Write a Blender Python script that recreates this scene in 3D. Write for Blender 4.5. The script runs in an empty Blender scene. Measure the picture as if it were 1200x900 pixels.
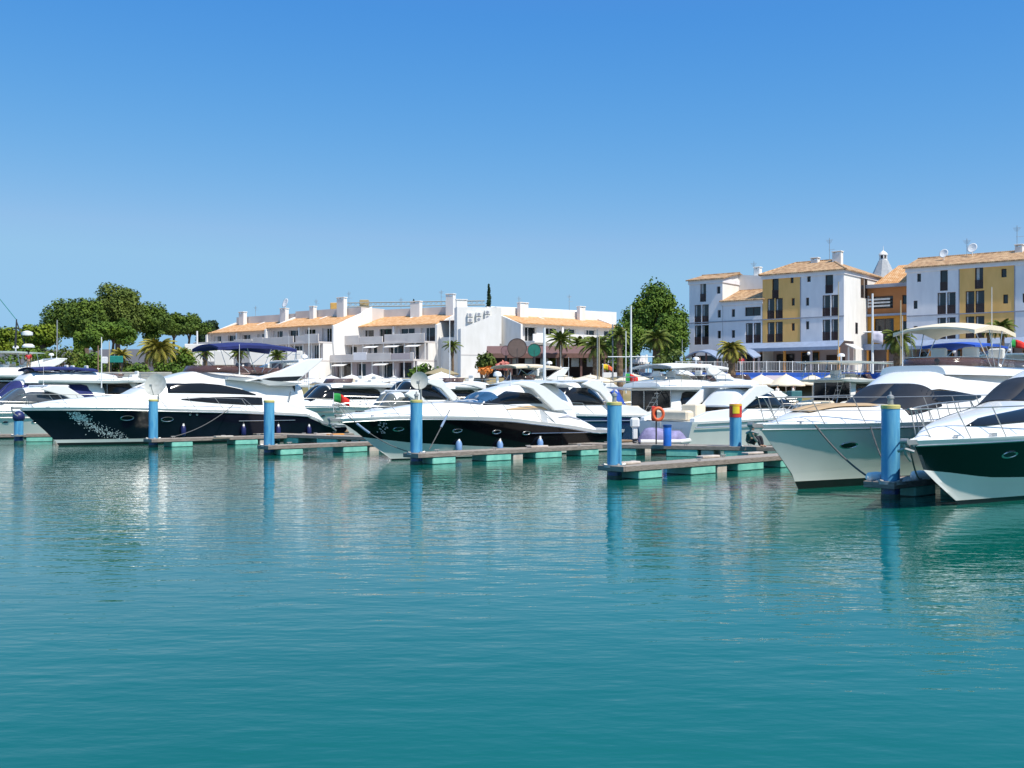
import bpy, math, random
from mathutils import Vector, Matrix
R = math.radians
rnd = random.Random(7)
scene = bpy.context.scene
col = scene.collection
# ---------------------------------------------------------------- camera, sky, sun, exposure
F, HZ, CH = 1287.0, 464.0, 2.8            # focal length in photo pixels, horizon row, eye height (m)
cam_d = bpy.data.cameras.new('camera'); cam = bpy.data.objects.new('camera', cam_d); col.objects.link(cam)
cam.location = (0, 0, CH); cam.rotation_euler = (R(90), 0, 0)
cam_d.sensor_width = 36; cam_d.lens = 36 * F / 1200; cam_d.shift_y = (HZ - 450) / 1200
cam_d.clip_start = 0.1; cam_d.clip_end = 6000
scene.camera = cam
SUN_EL = 56.0
sdir = Vector((0.70, -0.71, 0)).normalized() * math.cos(R(SUN_EL)) + Vector((0, 0, math.sin(R(SUN_EL))))
w = bpy.data.worlds.new('World'); scene.world = w; w.use_nodes = True
nt = w.node_tree; bg = nt.nodes['Background']
sky = nt.nodes.new('ShaderNodeTexSky'); sky.sky_type = 'NISHITA'; sky.sun_disc = False
sky.sun_elevation = R(SUN_EL); sky.sun_rotation = math.atan2(sdir.x, sdir.y)
sky.altitude = 0; sky.air_density = 1.0; sky.dust_density = 0.25; sky.ozone_density = 3.0
# the camera's response compresses the bright horizon: x -> a x / (1 + b x) per channel
sep = nt.nodes.new('ShaderNodeSeparateColor'); cmb = nt.nodes.new('ShaderNodeCombineColor'); nt.links.new(sky.outputs[0], sep.inputs[0])
chan = []
for i, (ka, kb) in enumerate(((0.70, 0.035), (1.40, 0.21), (3.7, 0.62))):
    d1 = nt.nodes.new('ShaderNodeMath'); d1.operation = 'MULTIPLY_ADD'; d1.inputs[1].default_value = kb; d1.inputs[2].default_value = 1.0; nt.links.new(sep.outputs[i], d1.inputs[0])
    d2 = nt.nodes.new('ShaderNodeMath'); d2.operation = 'MULTIPLY'; d2.inputs[1].default_value = ka; nt.links.new(sep.outputs[i], d2.inputs[0])
    d3 = nt.nodes.new('ShaderNodeMath'); d3.operation = 'DIVIDE'; nt.links.new(d2.outputs[0], d3.inputs[0]); nt.links.new(d1.outputs[0], d3.inputs[1]); 
    pw = nt.nodes.new('ShaderNodeMath'); pw.operation = 'POWER'; pw.inputs[1].default_value = (1.9, 1.45, 1.05)[i]; nt.links.new(d3.outputs[0], pw.inputs[0])
    ks = nt.nodes.new('ShaderNodeMath'); ks.operation = 'MULTIPLY'; ks.inputs[1].default_value = (0.47, 0.54, 0.94)[i]; nt.links.new(pw.outputs[0], ks.inputs[0])
    fl = nt.nodes.new('ShaderNodeMath'); fl.operation = 'MAXIMUM'; fl.inputs[1].default_value = (0.44, 1.7, 4.0)[i]; nt.links.new(ks.outputs[0], fl.inputs[0]); chan.append(fl.outputs[0])
def capped(x, ref, k):       # keeps the low haze from turning pink
    g = nt.nodes.new('ShaderNodeMath'); g.operation = 'MULTIPLY'; g.inputs[1].default_value = k; nt.links.new(ref, g.inputs[0])
    q = nt.nodes.new('ShaderNodeMath'); q.operation = 'MINIMUM'; nt.links.new(x, q.inputs[0]); nt.links.new(g.outputs[0], q.inputs[1]); return q.outputs[0]
gch = capped(chan[1], chan[2], 0.68); rch = capped(chan[0], gch, 0.545)
for i, cch in enumerate((rch, gch, chan[2])): nt.links.new(cch, cmb.inputs[i])
nt.links.new(cmb.outputs[0], bg.inputs['Color'])
bg.inputs['Strength'].default_value = 0.13
sl = bpy.data.lights.new('sun', 'SUN'); sl.energy = 4.4; sl.angle = R(0.55); sl.color = (1.0, 0.94, 0.84)
so = bpy.data.objects.new('sun', sl); col.objects.link(so); so.location = (60, -60, 90)
so.rotation_euler = sdir.to_track_quat('Z', 'Y').to_euler()
scene.view_settings.view_transform = 'Standard'; scene.view_settings.look = 'None'
scene.view_settings.exposure = 0.37; scene.view_settings.gamma = 1.0
scene.cycles.max_bounces = 6; scene.cycles.transparent_max_bounces = 8
scene.cycles.use_denoising = True
scene.cycles.caustics_reflective = True; scene.cycles.blur_glossy = 0.3

# ---------------------------------------------------------------- materials
MATS = {}
def mat(name, c, rough=0.5, metal=0.0, var=0.12, scale=3.0, bump=0.0, bscale=20.0, coat=0.0, spec=0.5, c2=None, stretch=None, emis=0, alpha=1.0, trans=0.0, sss=0):
    if name in MATS: return MATS[name]
    m = bpy.data.materials.new(name); m.use_nodes = True; n = m.node_tree.nodes; l = m.node_tree.links
    b = n['Principled BSDF']; b.inputs['Roughness'].default_value = rough; b.inputs['Metallic'].default_value = metal
    b.inputs['Coat Weight'].default_value = coat; b.inputs['Coat Roughness'].default_value = 0.04
    b.inputs['Specular IOR Level'].default_value = spec
    if alpha < 1: b.inputs['Alpha'].default_value = alpha
    if trans: b.inputs['Transmission Weight'].default_value = trans
    tc = n.new('ShaderNodeTexCoord'); mp = n.new('ShaderNodeMapping'); l.new(tc.outputs['Object'], mp.inputs[0])
    if stretch: mp.inputs['Scale'].default_value = stretch
    nz = n.new('ShaderNodeTexNoise'); nz.inputs['Scale'].default_value = scale; nz.inputs['Detail'].default_value = 5
    l.new(mp.outputs[0], nz.inputs['Vector'])
    rp = n.new('ShaderNodeValToRGB'); rp.color_ramp.elements[0].position = 0.32; rp.color_ramp.elements[1].position = 0.68
    ca = c2 if c2 else tuple(x * (1 - var) for x in c); cb = c if c2 else tuple(min(1, x * (1 + var)) for x in c)
    rp.color_ramp.elements[0].color = (*ca, 1); rp.color_ramp.elements[1].color = (*cb, 1)
    l.new(nz.outputs['Fac'], rp.inputs[0]); l.new(rp.outputs[0], b.inputs['Base Color'])
    if bump:
        n2 = n.new('ShaderNodeTexNoise'); n2.inputs['Scale'].default_value = bscale; n2.inputs['Detail'].default_value = 4
        l.new(mp.outputs[0], n2.inputs['Vector'])
        bp = n.new('ShaderNodeBump'); bp.inputs['Strength'].default_value = bump; bp.inputs['Distance'].default_value = 0.05
        l.new(n2.outputs['Fac'], bp.inputs['Height']); l.new(bp.outputs[0], b.inputs['Normal'])
    MATS[name] = m
    return m

GEL = mat('white_gelcoat', (0.80, 0.80, 0.78), 0.25, var=0.03, scale=0.7, coat=0.5)
GEL2 = mat('ivory_gelcoat', (0.74, 0.72, 0.67), 0.3, var=0.04, scale=0.8, coat=0.4)
GELH = mat('hull_white_gelcoat', (0.72, 0.70, 0.66), 0.18, var=0.05, scale=0.6, coat=0.8)
NAVY = mat('navy_hull_paint', (0.008, 0.011, 0.022), 0.10, var=0.2, scale=1, coat=0.08, spec=0.25)
BLACKH = mat('black_hull_paint', (0.007, 0.007, 0.009), 0.10, var=0.2, scale=1, coat=0.08, spec=0.25)
GREENH = mat('dark_green_hull_paint', (0.006, 0.009, 0.008), 0.10, var=0.2, scale=1, coat=0.05, spec=0.22)
BOOT = mat('black_boot_stripe', (0.012, 0.012, 0.014), 0.3, scale=2)
GLASS = mat('dark_tinted_glass', (0.012, 0.013, 0.015), 0.08, var=0.2, scale=0.6, spec=0.4)
BGLASS = mat('blue_tinted_glass', (0.03, 0.08, 0.16), 0.06, var=0.3, scale=0.8, spec=0.7)
MESHC = mat('black_mesh_screen_cover', (0.020, 0.021, 0.026), 0.55, var=0.25, scale=1.5, spec=0.3)
SMOKE = mat('smoked_acrylic', (0.10, 0.055, 0.05), 0.12, var=0.2, scale=1, alpha=0.72)
WGLASS = mat('window_glass', (0.018, 0.022, 0.026), 0.08, var=0.5, scale=0.7, spec=0.6)
STEEL = mat('stainless_steel', (0.55, 0.55, 0.55), 0.25, metal=0.9, var=0.06)
RAILM = mat('polished_rail', (0.42, 0.41, 0.39), 0.3, metal=0.7, var=0.08)
DARKM = mat('dark_grey_plastic', (0.03, 0.03, 0.033), 0.5)
BLUEC = mat('navy_canvas', (0.012, 0.020, 0.12), 0.85, var=0.15, scale=2, bump=0.3, bscale=6)
BLUEB = mat('bright_blue_canvas', (0.02, 0.08, 0.42), 0.8, var=0.15, scale=2)
CREAMC = mat('cream_canvas', (0.74, 0.63, 0.47), 0.85, var=0.06, scale=2, bump=0.2, bscale=8)
WHITEC = mat('white_canvas', (0.76, 0.74, 0.70), 0.85, var=0.05, scale=2, bump=0.2, bscale=8)
LILAC = mat('lilac_cover_canvas', (0.24, 0.22, 0.38), 0.8, var=0.3, scale=3, bump=0.6, bscale=5)
TEAK = mat('weathered_teak', (0.30, 0.20, 0.12), 0.7, c2=(0.20, 0.13, 0.08), stretch=(1, 14, 1), scale=2)
TAN = mat('tan_cushion', (0.46, 0.32, 0.18), 0.8, var=0.08, scale=2)
PBLUE = mat('pile_blue_paint', (0.055, 0.28, 0.52), 0.5, c2=(0.13, 0.40, 0.58), scale=2.6, stretch=(3, 3, 0.5), bump=0.08, bscale=9)
PDARK = mat('pile_dark_blue_paint', (0.012, 0.06, 0.22), 0.4, var=0.3, scale=2)
PBAND = mat('wet_pile_blue', (0.01, 0.05, 0.19), 0.25, c2=(0.01, 0.03, 0.08), scale=5, stretch=(1, 1, 2))
YEL = mat('yellow_paint', (0.60, 0.52, 0.18), 0.5, var=0.1)
YELB = mat('bright_yellow_paint', (0.85, 0.62, 0.03), 0.5, var=0.05)
RED = mat('red_paint', (0.62, 0.04, 0.03), 0.5, var=0.1)
ORANGE = mat('lifebuoy_orange', (0.80, 0.13, 0.04), 0.5, var=0.08)
GREENP = mat('green_paint', (0.02, 0.22, 0.08), 0.6, var=0.1)
WHITEP = mat('white_paint', (0.78, 0.78, 0.77), 0.5, var=0.05)
DISHM = mat('dish_grey_paint', (0.52, 0.52, 0.48), 0.5, c2=(0.42, 0.42, 0.38), scale=5)
FENDER = mat('fender_blue', (0.20, 0.34, 0.60), 0.4, var=0.1)
FENDERN = mat('fender_navy', (0.015, 0.02, 0.10), 0.4, var=0.1)
ROPE = mat('grey_rope', (0.12, 0.12, 0.12), 0.9, var=0.3, scale=30)
ROPEB = mat('blue_grey_rope', (0.22, 0.30, 0.42), 0.9, var=0.2, scale=30)
RUBBER = mat('black_rubber', (0.018, 0.018, 0.018), 0.7)
GALV = mat('galvanised_steel', (0.34, 0.34, 0.33), 0.5, metal=0.5, var=0.15, scale=6)
CONC = mat('pale_concrete', (0.50, 0.47, 0.41), 0.85, c2=(0.36, 0.34, 0.30), scale=2, bump=0.2)
PAVE = mat('quay_paving', (0.42, 0.38, 0.33), 0.9, c2=(0.33, 0.30, 0.26), scale=1.2)
FLOATG = mat('green_float_plastic', (0.26, 0.62, 0.50), 0.6, c2=(0.14, 0.42, 0.35), scale=2.5, bump=0.1)
FLOATW = mat('cream_float_plastic', (0.60, 0.52, 0.46), 0.6, c2=(0.42, 0.36, 0.30), scale=3)
ALGAE = mat('dark_algae', (0.02, 0.06, 0.045), 0.5, var=0.4, scale=6)
def planks():
    m = mat('deck_planks', (0.38, 0.34, 0.29), 0.85, c2=(0.25, 0.22, 0.19), scale=4, stretch=(8, 0.6, 1), bump=0.3, bscale=8)
    return m
PLANK = planks()
PLANKF = mat('deck_fascia', (0.30, 0.25, 0.215), 0.8, c2=(0.17, 0.14, 0.12), scale=4, stretch=(1, 1, 6))
WALLW = mat('white_plaster', (0.82, 0.80, 0.77), 0.85, c2=(0.72, 0.70, 0.66), scale=1.1, stretch=(1, 1, .3), bump=0.1, bscale=10)
WALLP = mat('shade_tinted_white_plaster', (0.80, 0.78, 0.80), 0.85, c2=(0.70, 0.68, 0.71), scale=1.1, stretch=(1, 1, .3), bump=0.1, bscale=10)  # white plaster of shaded fronts, with the lilac shade tint in its colour
WALLG = mat('grey_and_shaded_white_plaster', (0.64, 0.60, 0.57), 0.85, c2=(0.54, 0.50, 0.48), scale=0.5)  # grey trim; also white house walls with shade greyed into the colour
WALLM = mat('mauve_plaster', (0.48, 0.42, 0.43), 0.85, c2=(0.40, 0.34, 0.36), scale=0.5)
WALLY = mat('ochre_plaster', (0.88, 0.50, 0.17), 0.85, c2=(0.78, 0.43, 0.13), scale=1.2, stretch=(1, 1, .3))
WALLO = mat('terracotta_plaster', (0.50, 0.20, 0.07), 0.85, c2=(0.42, 0.17, 0.06), scale=0.6)
WALLB = mat('brown_plaster', (0.20, 0.12, 0.10), 0.85, c2=(0.14, 0.08, 0.07), scale=0.6)
INT = mat('interior_dark', (0.05, 0.035, 0.032), 0.9)
INTM = mat('interior_mauve', (0.20, 0.14, 0.14), 0.9)
SLATE = mat('slate_blue_canopy', (0.24, 0.30, 0.42), 0.6, var=0.1, scale=2)
SLATEG = mat('slate_grey_band', (0.30, 0.31, 0.36), 0.7, var=0.1, scale=2)
BRFRAME = mat('brown_window_frame', (0.05, 0.025, 0.022), 0.6)
FRW = mat('white_window_frame', (0.62, 0.62, 0.62), 0.5)
GREENF = mat('green_window_frame', (0.02, 0.10, 0.08), 0.5)
CURT = mat('white_curtain', (0.55, 0.54, 0.54), 0.9)
ORC = mat('orange_column_paint', (0.60, 0.25, 0.04), 0.7)
BRICK = mat('brown_restaurant_cladding', (0.16, 0.085, 0.075), 0.8, c2=(0.11, 0.055, 0.05), scale=1.0)
def tilemat(name, c, c2, c3):
    m = bpy.data.materials.new(name); m.use_nodes = True; n = m.node_tree.nodes; l = m.node_tree.links; b = n['Principled BSDF']
    b.inputs['Roughness'].default_value = 0.85
    tc = n.new('ShaderNodeTexCoord')
    nz = n.new('ShaderNodeTexNoise'); nz.inputs['Scale'].default_value = 2.2; nz.inputs['Detail'].default_value = 6; l.new(tc.outputs['Object'], nz.inputs['Vector'])
    rp = n.new('ShaderNodeValToRGB'); e = rp.color_ramp.elements; e[0].position = 0.35; e[0].color = (*c2, 1); e[1].position = 0.62; e[1].color = (*c3, 1)
    k = e.new(0.5); k.color = (*c, 1); l.new(nz.outputs['Fac'], rp.inputs[0])
    wv = n.new('ShaderNodeTexWave'); wv.inputs['Scale'].default_value = 1.25; wv.bands_direction = 'X'; l.new(tc.outputs['Object'], wv.inputs['Vector'])
    mx = n.new('ShaderNodeMix'); mx.data_type = 'RGBA'; mx.blend_type = 'MULTIPLY'; mx.inputs['Factor'].default_value = 0.30
    l.new(rp.outputs[0], mx.inputs['A']); l.new(wv.outputs['Color'], mx.inputs['B']); l.new(mx.outputs['Result'], b.inputs['Base Color'])
    bp = n.new('ShaderNodeBump'); bp.inputs['Strength'].default_value = 0.6; bp.inputs['Distance'].default_value = 0.06
    l.new(wv.outputs['Fac'], bp.inputs['Height']); l.new(bp.outputs[0], b.inputs['Normal'])
    return m
TILE = tilemat('terracotta_tiles', (0.72, 0.38, 0.16), (0.58, 0.28, 0.10), (0.78, 0.50, 0.27))
TILEB = tilemat('weathered_brown_tiles', (0.50, 0.30, 0.15), (0.30, 0.17, 0.09), (0.62, 0.42, 0.24))

# ---------------------------------------------------------------- helpers
def at(px, Y): return (px - 600) / F * Y
def zz(py, Y): return CH + (HZ - py) / F * Y

class MB:
    def __init__(s): s.v = []; s.f = []; s.m = []
    def add(s, vs, fs, mi=0):
        o = len(s.v); s.v += [tuple(p) for p in vs]
        for k in fs: s.f.append(tuple(i + o for i in k)); s.m.append(mi)
        return s
    def box(s, x0, x1, y0, y1, z0, z1, mi=0):
        return s.add([(x0,y0,z0),(x1,y0,z0),(x1,y1,z0),(x0,y1,z0),(x0,y0,z1),(x1,y0,z1),(x1,y1,z1),(x0,y1,z1)],
                     [(0,3,2,1),(4,5,6,7),(0,1,5,4),(1,2,6,5),(2,3,7,6),(3,0,4,7)], mi)
    def cbox(s, x0, x1, y0, y1, z0, z1, c=0.03, mi=0):     # box with chamfered edges top and bottom
        r = [(x0,x1,y0,y1)]; rows = []
        for (d, z) in ((c, z0), (0, z0 + c), (0, z1 - c), (c, z1)):
            a, b, e, g = x0 + d, x1 - d, y0 + d, y1 - d
            rows.append([(a+c,e,z),(b-c,e,z),(b,e+c,z),(b,g-c,z),(b-c,g,z),(a+c,g,z),(a,g-c,z),(a,e+c,z)])
        s.rings(rows, mi, True); return s
    def rings(s, rows, mi=0, caps=False, closed=True):
        n = len(rows[0]); o = len(s.v)
        for r in rows: s.v += [tuple(p) for p in r]
        for i in range(len(rows) - 1):
            for j in range(n if closed else n - 1):
                k = (j + 1) % n
                s.f.append((o+i*n+j, o+i*n+k, o+(i+1)*n+k, o+(i+1)*n+j)); s.m.append(mi if not isinstance(mi, (list, tuple)) else mi[i])
        if caps:
            s.f.append(tuple(o + j for j in range(n))[::-1]); s.m.append(mi if not isinstance(mi, (list, tuple)) else mi[0])
            s.f.append(tuple(o + (len(rows)-1)*n + j for j in range(n))); s.m.append(mi if not isinstance(mi, (list, tuple)) else mi[-1])
        return s
    def tube(s, pts, r, n=6, mi=0, r2=None):
        pts = [Vector(p) for p in pts]; rows = []; N = len(pts)
        for i, p in enumerate(pts):
            d = (pts[min(i+1, N-1)] - pts[max(i-1, 0)])
            if d.length < 1e-9: d = Vector((0, 0, 1))
            d.normalize(); a = Vector((0, 0, 1)) if abs(d.z) < 0.9 else Vector((1, 0, 0))
            u = d.cross(a).normalized(); v = d.cross(u).normalized()
            rr = r if r2 is None else r + (r2 - r) * i / max(1, N - 1)
            rows.append([p + (u * math.cos(2*math.pi*k/n) + v * math.sin(2*math.pi*k/n)) * rr for k in range(n)])
        return s.rings(rows, mi, True)
    def lathe(s, prof, c=(0,0,0), n=16, mi=0, caps=True, axis=None):
        rows = []
        M = Matrix.Identity(3)
        if axis is not None: M = Vector(axis).normalized().to_track_quat('Z', 'Y').to_matrix()
        for r, z in prof:
            rows.append([Vector(c) + M @ Vector((r*math.cos(2*math.pi*k/n), r*math.sin(2*math.pi*k/n), z)) for k in range(n)])
        return s.rings(rows, mi, caps)
    def prism(s, poly, y0, y1, mi=0):      # poly in (x,z), extruded along y
        n = len(poly); vs = [(x, y0, z) for x, z in poly] + [(x, y1, z) for x, z in poly]
        return s.add(vs, [tuple(range(n)), tuple(range(2*n-1, n-1, -1))] + [(i, i+n, (i+1) % n + n, (i+1) % n) for i in range(n)], mi)
    def slab(s, poly, t=(0, 0, -0.15), mi=0, me=None):
        n = len(poly); t = Vector(t); vs = [Vector(p) for p in poly] + [Vector(p) + t for p in poly]
        s.add(vs, [tuple(range(n)), tuple(range(2*n-1, n-1, -1))], mi)
        o = len(s.v) - 2*n
        for i in range(n):
            s.f.append((o+i, o+i+n, o+(i+1) % n + n, o+(i+1) % n)); s.m.append(mi if me is None else me)
        return s
    def ico(s, c, r, mi=0, sq=(1,1,1), n=10, k=6):
        rows = []
        for i in range(k + 1):
            a = math.pi * i / k; rr = max(0.02, math.sin(a))
            rows.append([(c[0]+r*sq[0]*rr*math.cos(2*math.pi*j/n), c[1]+r*sq[1]*rr*math.sin(2*math.pi*j/n), c[2]-r*sq[2]*math.cos(a)) for j in range(n)])
        return s.rings(rows, mi, True)
    def build(s, name, mats, parent=None, smooth=False, bevel=0, loc=None, rotz=None, sharp=35, subsurf=0, fixn=False):
        if not isinstance(mats, (list, tuple)): mats = [mats]
        me = bpy.data.meshes.new(name); me.from_pydata(s.v, [], s.f); 
        for m in mats: me.materials.append(m)
        me.polygons.foreach_set('material_index', s.m)
        me.validate()
        if fixn:
            import bmesh
            bm = bmesh.new(); bm.from_mesh(me); bmesh.ops.remove_doubles(bm, verts=bm.verts, dist=1e-4)
            bmesh.ops.recalc_face_normals(bm, faces=bm.faces); bm.to_mesh(me); bm.free()
        if smooth:
            me.shade_smooth(); me.set_sharp_from_angle(angle=R(sharp))
        o = bpy.data.objects.new(name, me); col.objects.link(o)
        if parent: o.parent = parent
        if loc is not None: o.location = loc
        if rotz is not None: o.rotation_euler = (0, 0, rotz)
        if bevel:
            b = o.modifiers.new('bevel', 'BEVEL'); b.width = bevel; b.segments = 2; b.limit_method = 'ANGLE'
        if subsurf:
            b = o.modifiers.new('sub', 'SUBSURF'); b.levels = subsurf; b.render_levels = subsurf
        return o

def tag(o, label=None, cat=None, group=None, kind=None):
    if label: o['label'] = label
    if cat: o['category'] = cat
    if group: o['group'] = group
    if kind: o['kind'] = kind
    return o
def thing(name, label, cat, loc=(0,0,0), rotz=0, group=None):
    o = bpy.data.objects.new(name, None); col.objects.link(o); o.location = loc; o.rotation_euler = (0, 0, rotz)
    o.empty_display_size = 0.3
    return tag(o, label, cat, group)
KIDS = {}
def copy_tree(o, parent=None, top=True):
    c = o.copy(); col.objects.link(c)
    if parent is not None: c.parent = parent
    for ch in [x for x in col.objects if x.parent == o]: copy_tree(ch, c, False)
    return c
def interp(keys, x):
    if x <= keys[0][0]: return keys[0][1]
    for (a, p), (b, q) in zip(keys, keys[1:]):
        if x <= b:
            t = (x - a) / (b - a) if b > a else 0
            return p + (q - p) * t
    return keys[-1][1]
def sinterp(keys, x):   # smooth (catmull-rom) interpolation
    if x <= keys[0][0]: return keys[0][1]
    if x >= keys[-1][0]: return keys[-1][1]
    for i in range(len(keys) - 1):
        a, p = keys[i]; b, q = keys[i+1]
        if x <= b:
            h = b - a
            if h < 1e-6: return q
            t = (x - a) / h
            def sl(j):
                if j == 0 or j == len(keys) - 1:
                    k = 0 if j == 0 else len(keys) - 2
                    return (keys[k+1][1]-keys[k][1]) / max(1e-6, keys[k+1][0]-keys[k][0])
                d0 = (keys[j][1]-keys[j-1][1]) / max(1e-6, keys[j][0]-keys[j-1][0]); d1 = (keys[j+1][1]-keys[j][1]) / max(1e-6, keys[j+1][0]-keys[j][0])
                return 0 if d0*d1 <= 0 else 2*d0*d1/(d0+d1)
            m0, m1 = sl(i)*h, sl(i+1)*h
            return (2*t**3-3*t**2+1)*p + (t**3-2*t**2+t)*m0 + (-2*t**3+3*t**2)*q + (t**3-t**2)*m1
    return keys[-1][1]

# ---------------------------------------------------------------- water
def water_mat():
    m = bpy.data.materials.new('harbour_water'); m.use_nodes = True; n = m.node_tree.nodes; l = m.node_tree.links; b = n['Principled BSDF']
    tc = n.new('ShaderNodeTexCoord')
    b.inputs['Roughness'].default_value = 0.015; b.inputs['IOR'].default_value = 1.40
    nz = n.new('ShaderNodeTexNoise'); nz.inputs['Scale'].default_value = 0.05; nz.inputs['Detail'].default_value = 3; l.new(tc.outputs['Object'], nz.inputs['Vector'])
    rp = n.new('ShaderNodeValToRGB'); e = rp.color_ramp.elements
    e[0].position = 0.3; e[0].color = (0.0015, 0.090, 0.064, 1); e[1].position = 0.7; e[1].color = (0.002, 0.128, 0.100, 1)
    l.new(nz.outputs['Fac'], rp.inputs[0]); l.new(rp.outputs[0], b.inputs['Base Color'])
    def noise(scale, sx, sy, det, rot):
        mp = n.new('ShaderNodeMapping'); mp.inputs['Scale'].default_value = (sx, sy, 1); mp.inputs['Rotation'].default_value = (0, 0, R(rot)); l.new(tc.outputs['Object'], mp.inputs[0])
        t = n.new('ShaderNodeTexNoise'); t.inputs['Scale'].default_value = scale; t.inputs['Detail'].default_value = det; l.new(mp.outputs[0], t.inputs['Vector']); return t
    def bump(h, dist, st, prev=None):
        bp = n.new('ShaderNodeBump'); bp.inputs['Strength'].default_value = st; bp.inputs['Distance'].default_value = dist; l.new(h, bp.inputs['Height'])
        if prev: l.new(prev.outputs[0], bp.inputs['Normal'])
        return bp
    big = noise(1.5, 0.5, 1.0, 2, 8); mid = noise(4.0, 0.42, 1.0, 3, -12); fin = noise(9.0, 0.6, 1.0, 2, 5)
    # ripples: strong beyond about 20 m, weaker on the calm water near the quay, in drifting patches
    sx = n.new('ShaderNodeSeparateXYZ'); l.new(tc.outputs['Object'], sx.inputs[0])
    pt = noise(0.08, 0.5, 1.0, 3, 5); ad = n.new('ShaderNodeMath'); ad.operation = 'MULTIPLY_ADD'; ad.inputs[1].default_value = 26.0; l.new(pt.outputs['Fac'], ad.inputs[0]); l.new(sx.outputs['Y'], ad.inputs[2])
    pr = n.new('ShaderNodeMapRange'); pr.inputs['From Min'].default_value = 29.0; pr.inputs['From Max'].default_value = 36.0
    pr.inputs['To Min'].default_value = 0.75; pr.inputs['To Max'].default_value = 1.0; l.new(ad.outputs[0], pr.inputs['Value'])
    def scaled(t):
        mu = n.new('ShaderNodeMath'); mu.operation = 'MULTIPLY'; l.new(t.outputs['Fac'], mu.inputs[0]); l.new(pr.outputs[0], mu.inputs[1]); return mu.outputs[0]
    b1 = bump(scaled(big), 0.023, 1.0); b2 = bump(scaled(mid), 0.0095, 1.0, b1); b3 = bump(scaled(fin), 0.003, 1.0, b2)
    l.new(b3.outputs[0], b.inputs['Normal'])
    return m
wm = MB(); wm.add([(-1500,-300,0),(1500,-300,0),(1500,3000,0),(-1500,3000,0)], [(0,1,2,3)])
tag(wm.build('water', water_mat()), 'calm teal harbour water with small ripples', kind='structure')
# ---------------------------------------------------------------- land
def land():
    q = [(-400,230),(-160,128),(-60,112),(-20,104),(18,98),(40,92),(70,84),(300,60)]
    m = MB()
    rows = [[(x, y, -2.0) for x, y in q], [(x, y, 1.5) for x, y in q], [(x, y + 0.4, 1.5) for x, y in q]]
    rows += [[(x, y + 17, 1.7) for x, y in q], [(x, y + 26, 4.9) for x, y in q], [(x, y + 90, 5.2) for x, y in q], [(x*2.2, y + 600, 5.5) for x, y in q], [(x*7, y + 3500, 6) for x, y in q]]
    m.rings(rows, [0, 1, 2, 3, 2, 3, 3], closed=False)
    tag(m.build('ground', [CONC, CONC, PAVE, mat('dry_earth', (0.34, 0.26, 0.15), 0.95, c2=(0.16, 0.15, 0.06), scale=0.35)]), 'paved quay and dry planted ground behind the marina', kind='structure')
land()

# ---------------------------------------------------------------- floating piers
UX, UY = 0.717, 0.697
YAWP = math.atan2(UY, UX)
def finger(name, label, tip, L, w=0.95, yaw=YAWP, off=0.0, floats=None, group='floating finger piers', z=0.46, first=0.9, step=3.4):
    o = thing(name, label, 'pier', (tip[0], tip[1], 0), yaw, group)
    m = MB(); m.cbox(-0.3, L, off - w/2 + 0.07, off + w/2 - 0.07, z - 0.06, z, 0.012)
    m.build('deck', PLANK, o)
    m = MB()
    for sy in (-1, 1):
        yy = off + sy * (w/2 - 0.03); m.cbox(-0.3, L, yy - 0.04, yy + 0.04, z - 0.17, z + 0.012, 0.012)
    m.cbox(-0.38, -0.3, off - w/2, off + w/2, z - 0.17, z + 0.01, 0.012)
    m.build('fascia_beam', PLANKF, o)
    for i in range(int(L/2.7)):
        xx = 1.3 + 2.7*i; m = MB(); sy = off + (w/2 - .16)*(-1 if i % 2 else 1); m.tube([(xx - .14, sy, z + .09), (xx + .14, sy, z + .09)], .022, n=6); m.tube([(xx - .05, sy, z), (xx - .05, sy, z + .09)], .02, n=6); m.tube([(xx + .05, sy, z), (xx + .05, sy, z + .09)], .02, n=6); m.build('cleat', GALV, o)
    x = first; k = 0
    while x + 1.5 < L:
        m = MB(); wd = 1.25 + 0.45 * ((k * 7) % 3) / 2
        m.cbox(x, x + wd, off - w/2 + 0.02, off + w/2 - 0.02, -0.35, z - 0.175, 0.03)
        m.cbox(x - 0.002, x + wd + 0.002, off - w/2 + 0.018, off + w/2 - 0.018, -0.06, 0.035, 0.01, 1)
        m.build('float', [FLOATG, ALGAE], o)
        if k % 3 == 1:
            m = MB(); m.cbox(x + wd + 0.15, x + wd + 0.75, off - w/2 + 0.05, off + w/2 - 0.05, -0.3, z - 0.175, 0.03); m.build('float_block', FLOATW, o)
        x += step; k += 1
    return o
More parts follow.
